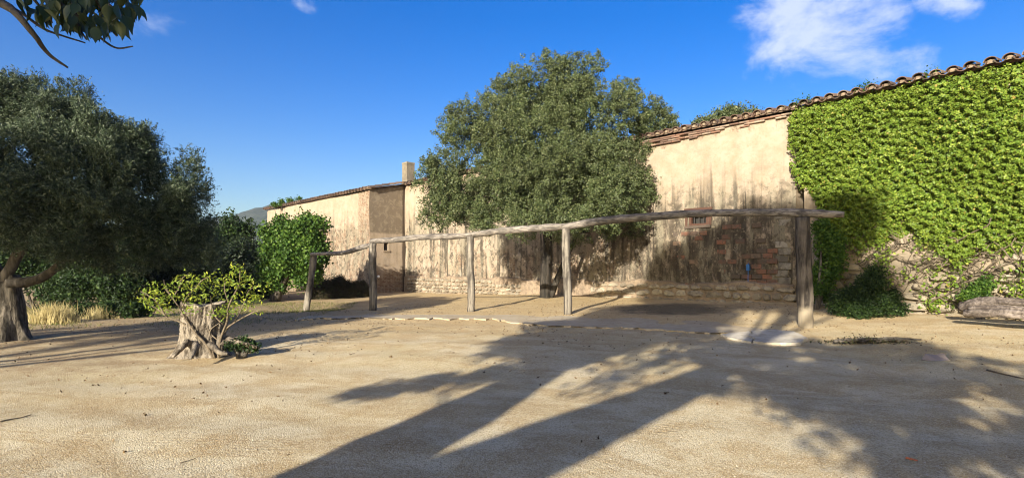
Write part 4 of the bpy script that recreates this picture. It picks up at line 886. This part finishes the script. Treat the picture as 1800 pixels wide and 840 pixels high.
# ------------------------------------------------------------------ shrubs and trees at the back on the left
def bush(name, base_px, lobes, z, label, cat, m_, ncl, per, L, Wd, sig=.16, shell=.45, seed=1, trunk=None, group=None, axis=None):
    b0 = P(base_px[0], base_px[1], z); b0.z = G(b0.x, b0.y); e = empty(name, b0, 0, label, cat, group); lb = []
    for a, b_, r_, dz in lobes: p = P(a, b_, z + dz) - b0; lb.append((p.x, p.y, p.z, r_ / F * (z + dz)))
    pts, out = crown_pts(sublobes(lb, 8, .42, seed), int(ncl * 1.15), per, sig * .85, shell, .85, seed); leaves('foliage', pts, L, Wd, m_, e, face=nrm(out + [0, -.2, .5]), faceamt=.4)
    st = 0
    for k, l in enumerate(lb[:5]):
        limb(e, [(random.uniform(-.1, .1), 0, -.1), (l[0] * .4, l[1] * .4, l[2] * .5), (l[0], l[1], l[2])], trunk or .05, .015, M['bark'], 6, .1, 'trunk' if (trunk and k == 0) else 'branch', seed=k)
    return e
bush('ivy_bush', (482, 545), [(510, 425, 38, 0), (545, 412, 28, -.3), (528, 455, 40, -.6), (486, 430, 26, .2), (490, 480, 30, 0), (555, 440, 22, -.5), (545, 485, 24, -.6), (470, 405, 14, .2), (535, 388, 14, -.2), (565, 395, 11, -.4)], 25, 'rounded bright green ivy mound on a dark stem beside the left end of the barn', 'shrub', M['ivybush'], 1500, 22, .13, .11, .2, seed=21, trunk=.22)
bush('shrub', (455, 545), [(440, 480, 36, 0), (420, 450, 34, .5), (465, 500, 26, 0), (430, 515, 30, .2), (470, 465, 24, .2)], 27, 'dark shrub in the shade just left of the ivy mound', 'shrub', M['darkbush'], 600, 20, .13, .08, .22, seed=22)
bush('background_tree', (400, 540), [(395, 420, 30, 0), (415, 405, 22, 0), (430, 420, 20, .2), (405, 390, 14, 0), (440, 395, 9, 0), (420, 460, 40, .5), (380, 460, 40, .5)], 30, 'leafy tree showing between the olive crown and the hill', 'tree', M['bush'], 900, 20, .15, .09, .22, seed=23, trunk=.12)
bush('shrub', (195, 545), [(180, 480, 50, 0), (220, 500, 42, -.5), (240, 450, 46, .3), (150, 500, 40, 0), (200, 525, 30, -.6), (130, 440, 46, .5)], 20, 'broad glossy shrub behind the tall dry grass', 'shrub', M['bush'], 1000, 22, .12, .07, .2, seed=24)
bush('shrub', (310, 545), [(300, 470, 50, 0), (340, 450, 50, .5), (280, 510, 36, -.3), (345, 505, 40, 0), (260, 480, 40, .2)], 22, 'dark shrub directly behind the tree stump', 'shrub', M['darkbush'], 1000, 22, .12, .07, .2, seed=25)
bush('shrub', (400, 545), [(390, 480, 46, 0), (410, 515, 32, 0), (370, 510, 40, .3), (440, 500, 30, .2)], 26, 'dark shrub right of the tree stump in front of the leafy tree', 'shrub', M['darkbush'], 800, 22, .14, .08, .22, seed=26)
bush('shrub', (60, 550), [(70, 480, 50, 0), (20, 460, 60, 0), (100, 510, 40, -.3), (-40, 480, 60, 0)], 21, 'mid green shrub behind the olive trunk', 'shrub', M['bush'], 900, 22, .12, .07, .2, seed=27)
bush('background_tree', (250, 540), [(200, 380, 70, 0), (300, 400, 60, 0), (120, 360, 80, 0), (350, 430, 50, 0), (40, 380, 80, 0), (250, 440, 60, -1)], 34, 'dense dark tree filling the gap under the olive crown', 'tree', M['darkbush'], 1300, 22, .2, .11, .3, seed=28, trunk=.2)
bush('shrub', (195, 562), [(150, 545, 12, 0), (190, 548, 14, 0), (230, 545, 12, 0), (255, 540, 12, .3)], 17, 'low leafy weeds left of the tree stump', 'weeds', M['bush'], 300, 16, .08, .05, .1, seed=29)
bush('vine_heap', (600, 525), [(575, 505, 16, 0), (600, 508, 18, 0), (630, 510, 16, .2), (560, 515, 14, -.4), (585, 522, 12, -.5), (615, 522, 10, -.5), (645, 515, 10, .2)], 27, 'heap of dry grey brown vines at the foot of the left wall', 'vine heap', M['vine'], 700, 22, .2, .025, .15, seed=30)
# a tree behind the barn roof and a bare one by the chimney, tuft on the far eave
bush('background_tree', (1280, 520), [(1290, 212, 26, 0), (1320, 206, 18, 0), (1265, 222, 24, 0), (1230, 224, 16, 0), (1340, 215, 14, 0)], 30, 'green treetop rising behind the tiled roof of the barn', 'tree', M['oak'], 420, 22, .13, .08, .22, seed=31, trunk=.2)
bt = empty('bare_tree', (-6.5, 42, 0), 0, 'leafless twiggy treetop showing behind the chimney', 'tree'); tw = random.Random(4)
limb(bt, [(0, 0, -.2), (.1, 0, 3), (.1, 0, 6.6)], .16, .09, M['bark'], 8, .1, 'trunk')
for k in range(46):
    x = tw.uniform(-.3, .3); a = tw.uniform(-1.5, 1.5); ln = tw.uniform(1.2, 2.4); pz = tw.uniform(5.8, 6.8)
    limb(bt, [(x, 0, pz), (x + ln * .5 * math.sin(a), tw.uniform(-.4, .4), pz + ln * .5 * math.cos(a * .8)), (x + ln * math.sin(a) * 1.1, tw.uniform(-.7, .7), pz + ln * math.cos(a * .9) * .9)], .022, .006, M['bark'], 4, .1, 'branch', 3)
bush('roof_plant', (500, 380), [(495, 356, 5, 0), (510, 353, 5, 0), (525, 350, 4, 0), (482, 360, 4, 0)], 38.5, 'green tuft growing on the far end of the barn eave', 'plant', M['ivybush'], 120, 12, .10, .06, .1, seed=32)
bush('shrub', (1530, 560), [(1532, 500, 20, 0), (1502, 525, 22, 0), (1548, 535, 20, -.2), (1510, 545, 18, -.2), (1564, 522, 13, .1), (1475, 535, 15, .1), (1540, 478, 10, 0), (1580, 540, 10, -.1)], 13.7, 'dark green bushy shrub at the foot of the ivy wall', 'shrub', M['bush'], 700, 24, .06, .035, .10, seed=33)
bush('shrub', (1440, 540), [(1448, 480, 18, .3), (1460, 430, 20, .3), (1440, 510, 16, .2), (1465, 460, 18, .3), (1445, 400, 12, .4)], 15.0, 'loose green growth in the corner behind the thick right post', 'shrub', M['ivybush'], 420, 20, .08, .06, .11, seed=34)
bush('weeds', (1725, 530), [(1722, 510, 14, 0), (1738, 495, 10, 0), (1700, 520, 10, 0)], 12.9, 'small weeds against the stones above the grey logs', 'weeds', M['ivybush'], 130, 12, .06, .045, .08, seed=35)

# grasses
def tuft(name, px, py, wpx, hpx, n, m_, label, cat, lean=.25):
    b0 = hit(px, py); z = b0.y; e = empty(name, b0, 0, label, cat); h = hpx / F * z; wd = wpx / F * z
    x = RNG.normal(size=n) * wd * .35; y = RNG.normal(size=n) * .25; hh = h * RNG.uniform(.35, 1.1, n) * np.exp(-(x / (wd * .55)) ** 2); lx = (RNG.normal(size=n) * lean + x / wd * .35) * hh; ly = RNG.normal(size=n) * lean * hh
    wv = .007; v = np.stack([np.stack([x - wv, y, 0 * x - .03], 1), np.stack([x + wv, y, 0 * x - .03], 1), np.stack([x + lx * .4 + wv * .7, y + ly * .4, hh * .6], 1), np.stack([x + lx, y + ly, hh], 1), np.stack([x + lx * .4 - wv * .7, y + ly * .4, hh * .6], 1)], 1).reshape(-1, 3)
    f = np.arange(n)[:, None] * 5 + np.array([[0, 1, 2, 4]]); f2 = np.arange(n)[:, None] * 5 + np.array([[4, 2, 3, 3]])
    me = bpy.data.meshes.new('blades'); me.from_pydata(v.tolist(), [], [tuple(q_) for q_ in f] + [tuple(q_[:3]) for q_ in f2]); me.update()
    tag(link('blades', me, m_, e), kind='stuff')
tuft('grass_tuft', 92, 568, 62, 40, 900, M['straw'], 'tall tuft of straw coloured grass beside the olive trunk', 'grass tuft')
tuft('grass_tuft', 180, 560, 45, 26, 500, M['straw'], 'shorter fading grass tuft between the tall dry tuft and the stump', 'grass tuft')
# sparse grass on the left verge
n = 26000; gx_ = RNG.uniform(-19, -4, n); gy_ = RNG.uniform(12.5, 24, n); k_ = (np.sin(gx_ * 1.3 + gy_ * .8) + np.sin(gx_ * .5 - gy_ * 1.7) + RNG.normal(size=n) * .8 + (gy_ - 15.5) * .35 > .4) & (gx_ < -5.5 - (gy_ - 16) * .12)
gx_, gy_ = gx_[k_], gy_[k_]; gz_ = ground_z(gx_, gy_)
leaves('grass', np.stack([gx_, gy_, gz_ + .03], 1), .10, .012, M['grass'], axis=np.array([0, 0, 1.6]), loose=.8)

# ------------------------------------------------------------------ stump and the young shrub before it
sb0 = hit(355, 622); sz = sb0.y
stump = empty('tree_stump', sb0, 0, 'pale weathered tree stump with spreading roots in the sandy yard', 'stump')
def stump_mesh():
    nseg, n = 46, 110; v = []; g = np.random.default_rng(6); ph = g.uniform(0, 6, 12)
    for k in range(nseg + 1):
        t = k / nseg; h = 1.0 * t
        for j in range(n):
            a = 2 * math.pi * j / n
            ridge = .012 * math.sin(11 * a + ph[0] + 1.0 * math.sin(t * 2 + ph[3])) + .010 * abs(math.sin(17 * a + ph[1] + 1.2 * math.sin(t * 4 + ph[4]))) + .007 * math.sin(37 * a + ph[2] - t * 9 + math.sin(t * 21)) + g.normal() * .007 - .03 * max(0, math.sin(7 * a + ph[5] + 0.7 * math.sin(t * 5))) ** 14
            ro = (max(0, math.cos(a - 3.5)) ** 5 * .34 + max(0, math.cos(a - 4.4)) ** 8 * .13 + max(0, math.cos(a + .25)) ** 5 * .50 + max(0, math.cos(a - 1.7)) ** 6 * .3 + max(0, math.cos(a - 2.6)) ** 8 * .18) * .5 * math.exp(-t * 6)
            r = .29 + .03 * t + .07 * math.exp(-t * 7) + ro + ridge + .022 * math.sin(2 * a + 1)
            hh = h * (.93 + .035 * math.sin(a * 2 + .5) * t) + (.012 * math.sin(7 * a) * t if k == nseg else 0)
            v.append((r * math.cos(a) + .03 * t, r * math.sin(a), hh - .05))
    f = [(k * n + j, k * n + (j + 1) % n, (k + 1) * n + (j + 1) % n, (k + 1) * n + j) for k in range(nseg) for j in range(n)]
    return np_mesh('trunk', v, f, True), [v[nseg * n + j] for j in range(n)]
me, rim = stump_mesh(); link('trunk', me, M['stump'], stump)
mb = MB(); c0 = Vector((.03, 0, .84)); r2 = [c0 + (Vector(p) - c0) * .55 + Vector((0, 0, random.uniform(-.03, .01))) for p in rim]; n = len(rim)
mb.add(rim + r2 + [c0], [(j, (j + 1) % n, n + (j + 1) % n, n + j) for j in range(n)] + [(n + j, n + (j + 1) % n, 2 * n) for j in range(n)]); mb.build('cut_top', M['cut'], stump)
rp = lambda px, py, z: P(px, py, z) - sb0
for k, pth in enumerate(([(385, 598, 9.6), (405, 600, 9.6), (430, 604, 9.5), (452, 610, 9.5)], [(330, 600, 9.5), (315, 615, 9.3), (303, 628, 9.2)], [(345, 605, 9.2), (340, 620, 8.95), (335, 630, 8.8)], [(370, 605, 9.3), (385, 618, 9.2), (400, 622, 9.2)])):
    limb(stump, [rp(*p) for p in pth], .10 if k == 0 else .06, .02, M['stump'], 10, .28, 'root', seed=k)
# young shrub
yb = hit(378, 629)
ys = empty('young_shrub', yb, 0, 'spindly shrub with yellow green leaves growing in front of the stump', 'shrub')
zy = yb.y
stems = [[(376, 630), (362, 605), (345, 587), (326, 560), (312, 536), (300, 520), (288, 505)], [(378, 630), (365, 606), (350, 590), (325, 570), (295, 557), (280, 545), (262, 535)], [(384, 630), (386, 600), (395, 580), (420, 562), (445, 549), (455, 546)],
         [(385, 628), (388, 595), (399, 565), (402, 540), (410, 520), (420, 500), (422, 476)], [(392, 570), (378, 555), (372, 535), (370, 520)], [(390, 590), (405, 572), (418, 555), (430, 530), (438, 510), (458, 500)], [(318, 545), (330, 520), (345, 505), (356, 492), (370, 486)],
         [(303, 525), (315, 505), (320, 490), (330, 482)], [(386, 600), (372, 588), (365, 575)], [(376, 628), (372, 600), (370, 580), (388, 566)], [(300, 520), (290, 500), (288, 492)], [(404, 540), (395, 510), (396, 495)], [(292, 556), (275, 530), (262, 520), (247, 512)]]
for k, st in enumerate(stems):
    L0 = len(st); zz_ = [zy - .02 * i + .05 * math.sin(k * 1.7) * i * .6 for i in range(L0)]
    limb(ys, [P(a, b_, z_) - yb for (a, b_), z_ in zip(st, zz_)], .024 if k in (0, 1, 2, 3) else .012, .006, M['twig'], 6, .1, 'stem', seed=k)
cl = [(256, 512), (262, 525), (272, 516), (280, 512), (268, 535), (278, 540), (290, 535), (300, 502), (296, 545), (286, 525), (250, 530), (315, 490), (330, 484), (322, 500), (336, 506), (300, 515), (268, 500), (346, 492), (370, 487), (352, 500), (330, 525), (345, 520), (362, 520), (340, 535), (352, 530), (335, 545), (338, 560), (372, 498), (398, 490), (410, 485), (422, 476), (430, 484), (400, 500), (415, 500), (425, 505), (438, 492), (470, 500), (452, 505), (440, 515), (395, 512), (380, 515), (405, 530), (418, 520), (412, 538), (420, 545), (440, 535), (388, 545), (398, 550), (430, 530), (395, 560), (374, 550), (445, 525), (366, 600), (372, 610), (250, 520), (310, 520), (385, 498), (412, 470), (448, 545), (360, 508), (388, 525), (283, 550), (452, 520)]
cp = []
for a, b_ in cl:
    c = np.array(P(a, b_, zy + RNG.normal() * .3) - yb); k = int(RNG.integers(16, 34)); cp.append(c + RNG.normal(size=(k, 3)) * [.065, .06, .04])
cp = np.vstack(cp); leaves('foliage', cp, .062, .026, M['fig'], ys, face=np.tile([0, -.3, .9], (len(cp), 1)), faceamt=.55)
bush('ground_ivy', (425, 607), [(415, 606, 8, 0), (430, 604, 8, 0), (445, 608, 7, 0), (405, 608, 6, -.1)], 9.55, 'little patch of dark ivy on the root right of the stump', 'plant', M['bush'], 90, 12, .05, .04, .05, seed=40)

# ------------------------------------------------------------------ small things lying about
def stone_thing(px, py, wpx, label, m_, name='stone', flat=.6, cat='stone'):
    p = hit(px, py); s = wpx / F * p.y; g = np.random.default_rng(int(px)); import bmesh
    bm = bmesh.new(); bmesh.ops.create_icosphere(bm, subdivisions=2, radius=.5)
    for v in bm.verts: v.co = Vector(v.co) * float(1 + .25 * math.sin(v.co.x * 9 + px) * math.cos(v.co.y * 7) + g.normal() * .05); v.co.z *= flat
    bm.transform(Matrix.Scale(s, 4)); me = bpy.data.meshes.new(name); bm.to_mesh(me); bm.free()
    o = link(name, me, m_); o.location = p + Vector((0, 0, s * flat * .3)); return tag(o, label, cat)
stone_thing(452, 609, 11, 'small white stone on the sand right of the stump', M['white'])
# grey old logs at the right edge
lg = []
for k, (pth, r0, r1, lab) in enumerate((([(1690, 540), (1720, 533), (1760, 533), (1830, 540), (1900, 548)], .10, .13, 'long grey split log, upper one of the two lying under the ivy wall'), ([(1695, 551), (1740, 550), (1790, 553), (1900, 566)], .07, .10, 'thin brown split log, lower one of the two under the ivy wall'))):
    z0 = 12.3 - .5 * k; pts = []
    for i, (a, b_) in enumerate(pth): z = z0 - .35 * i; pts.append(P(a, b_, z))
    base = pts[0].copy(); e = empty('log', base, 0, lab, 'log')
    limb(e, [p - base for p in pts], r0, r1, M['log'], 12, .22, 'trunk', 7, seed=k)
    for j in range(4):
        o_ = Vector((random.uniform(-.04, .04), random.uniform(-.15, -.05), random.uniform(.0, .12)))
        limb(e, [p - base + o_ for p in pts[:4]], .035, .05, M['log'], 6, .3, 'splinter', 5, seed=j + 9)
# grey scrap, sticks
def twig(px, label, r, name='stick', m_='twig', lift=.01, cat='stick'):
    pts = [hit(*p) + Vector((0, 0, lift)) for p in px]; b0 = pts[0].copy(); sp = spline([p - b0 for p in pts], 4); mb = MB(); mb.tube([tuple(p) for p in sp], np.linspace(r, r * .5, len(sp)), 6, .15)
    o = mb.build(name, M[m_], None, True); o.location = b0; return tag(o, label, cat)
twig([(1735, 651), (1758, 657), (1780, 662), (1812, 669)], 'long thin dark stick lying on sand near the right edge', .014)
twig([(1592, 806), (1602, 808), (1613, 811)], 'short reddish stick on the sand at the bottom right', .010, m_='redbark')
twig([(0, 742), (20, 738), (38, 735), (55, 730)], 'dry dark twig on the gravel at the left edge', .008)
twig([(316, 815), (335, 810), (345, 806)], 'small thin twig on the sand at the bottom left', .004)
for k, (px, py, w_) in enumerate(((168, 678, 9), (220, 796, 10), (256, 730, 8), (490, 697, 4), (452, 791, 6), (443, 707, 4), (686, 628, 7), (200, 775, 6), (510, 799, 6))):
    p = hit(px, py); s = w_ / F * p.y; g = np.random.default_rng(k); m_ = 5
    o = leaves('dead_leaf', np.array([[0, 0, .012]]) + g.normal(size=(m_, 3)) * [s * .3, s * .3, .006], s * .8, s * .35, M['litter'], kind=None, loose=1.0)
    o.location = p; tag(o, ['curled leaf on pale sand left of centre, below the tree shadow streaks', 'largest dark leaf on the sand near the bottom left', 'dark leaf midway between the left edge and the trunk shadow', 'pale leaf lying just left of the long branch shadow', 'leaf close to the diagonal trunk shadow at the bottom', 'leaf on the sand below the stump, right of it', 'lone leaf near the concrete strip on the sunny side', 'leaf between the thin twig and the left edge', 'leaf at the very bottom beside the trunk shadow'][k], 'dead leaf', 'dead leaves scattered on the open sand')
p = hit(1643, 632); mb = MB(); g = random.Random(2)
prof = [(-.19, .02, 0), (-.12, .04, .09), (-.02, .05, .08), (.05, .04, .07), (.09, .02, .10), (.14, 0, .10), (.19, -.03, .02), (.16, -.10, 0), (.0, -.13, 0), (-.12, -.10, 0)]
mb.add([(x, y - .0, z) for x, y, z in prof] + [(x * .92, y + .05, z * .7 - .03) for x, y, z in prof], [(0, 1, 9), (1, 2, 8, 9), (2, 3, 7, 8), (3, 4, 5, 7), (5, 6, 7)] + [tuple(range(19, 9, -1))] + [(i, (i + 1) % 10, 10 + (i + 1) % 10, 10 + i) for i in range(10)])
o = mb.build('scrap', M['scrap']); o.location = p; tag(o, 'broken grey scrap lying on the ground near the logs', 'scrap')
dp = hit(1525, 602); e = empty('debris_heap', dp, 0, 'low dark heap of bark and dead leaves right of the thick post', 'debris')
n = 700; x = RNG.normal(size=n) * .42; y = RNG.normal(size=n) * .13; zz = np.abs(RNG.normal(size=n)) * .045 * np.exp(-(x / .6) ** 2)
leaves('litter', np.stack([x, y, zz + .01], 1), .06, .022, M['vine'], e)
for k in range(26):
    a = Vector((RNG.uniform(-.7, .5), RNG.uniform(-.15, .15), .03)); d = Vector((RNG.uniform(.2, .6), RNG.uniform(-.1, .1), RNG.uniform(-.02, .05)))
    limb(e, [a, a + d * .5 + Vector((0, 0, .02)), a + d], .026, .012, M['bark'], 6, .3, 'bark_strip', 3, seed=k)
# scattered leaf litter (nobody could count it)
L1 = np.stack([RNG.uniform(-14, 11, 9000), RNG.uniform(4, 24, 9000)], 1)
wgt = np.exp(-((L1[:, 1] - 15) / 6) ** 2) * (.3 + .7 * (np.sin(L1[:, 0] * 1.1) + np.sin(L1[:, 1] * 1.7 + L1[:, 0]) > .2)); L1 = L1[RNG.random(len(L1)) < wgt]
leaves('leaf_litter', np.column_stack([L1, ground_z(L1[:, 0], L1[:, 1]) + .008]), .05, .025, M['litter'], face=np.tile([0, 0, 1.0], (len(L1), 1)), faceamt=.7)
# gravel grains near the viewer
n = 90000; yy_ = 3.4 + 9 * RNG.random(n) ** 1.5; xx_ = RNG.uniform(-1.02, 1.02, n) * yy_; gz_ = ground_z(xx_, yy_); r_ = RNG.uniform(.002, .0055, n) * (1 + (RNG.random(n) < .02) * 1.2)
tet = np.array([[1, 0, -.3], [-.5, .87, -.3], [-.5, -.87, -.3], [.1, .1, .75]]); ang = RNG.uniform(0, 6.28, n); cs, sn = np.cos(ang), np.sin(ang)
tv = tet[None] * r_[:, None, None] * RNG.uniform(.7, 1.4, (n, 1, 3)); tx = tv[..., 0] * cs[:, None] - tv[..., 1] * sn[:, None]; ty = tv[..., 0] * sn[:, None] + tv[..., 1] * cs[:, None]
tv = np.stack([tx + xx_[:, None], ty + yy_[:, None], tv[..., 2] + gz_[:, None] + .002], -1).reshape(-1, 3)
tfc = (np.arange(n)[:, None, None] * 4 + np.array([[0, 1, 3], [1, 2, 3], [2, 0, 3]])).reshape(-1, 3)
m_, t, b = mat('gravel_grain'); gg = t.new('ShaderNodeNewGeometry'); t.set(b.inputs['Base Color'], t.cramp(gg.outputs['Random Per Island'], [(0, (.24, .17, .10)), (.4, (.46, .36, .22)), (1, (.62, .53, .38))])); b.inputs['Roughness'].default_value = .9
tag(link('gravel', np_mesh('gravel', tv, tfc, True), m_), kind='stuff')
# fittings on the barn
x, z = loc(1316, 470); mb = MB(); mb.box((-.055, -.07, -.09), (.055, .0, .09), .01); mb.tube([(0, -.035, .09), (0, -.035, .14)], .014, 8); mb.tube([(0, -.035, -.09), (0, -.04, -.45)], .012, 8)
o = mb.build('meter_box', M['blue'], barn); o.location = (x, -.0, z); tag(o, 'small blue box on the blackened right part of the wall')
yq = jog_y(664.5); zq = jz(486, yq); import bmesh
bm = bmesh.new(); bmesh.ops.create_uvsphere(bm, u_segments=14, v_segments=8, radius=.075); bmesh.ops.translate(bm, verts=bm.verts, vec=(.05, 0, 0)); me = bpy.data.meshes.new('wall_lamp'); bm.to_mesh(me); bm.free()
o = link('wall_lamp', me, M['white'], barn, (.0, yq, zq))
# air between here and the far hill
mb = MB(); mb.box((-1500, -1500, -6), (1500, 1500, 85)); hz = bpy.data.materials.new('air'); hz.use_nodes = True; t = NT(hz.node_tree); t.n.clear()
pv_ = t.new('ShaderNodeVolumePrincipled'); pv_.inputs['Color'].default_value = (.72, .84, 1, 1); pv_.inputs['Density'].default_value = .00022; pv_.inputs['Anisotropy'].default_value = .1
t.l.new(pv_.outputs[0], t.new('ShaderNodeOutputMaterial').inputs['Volume']); tag(mb.build('haze', hz), kind='stuff')
bpy.context.view_layer.update()
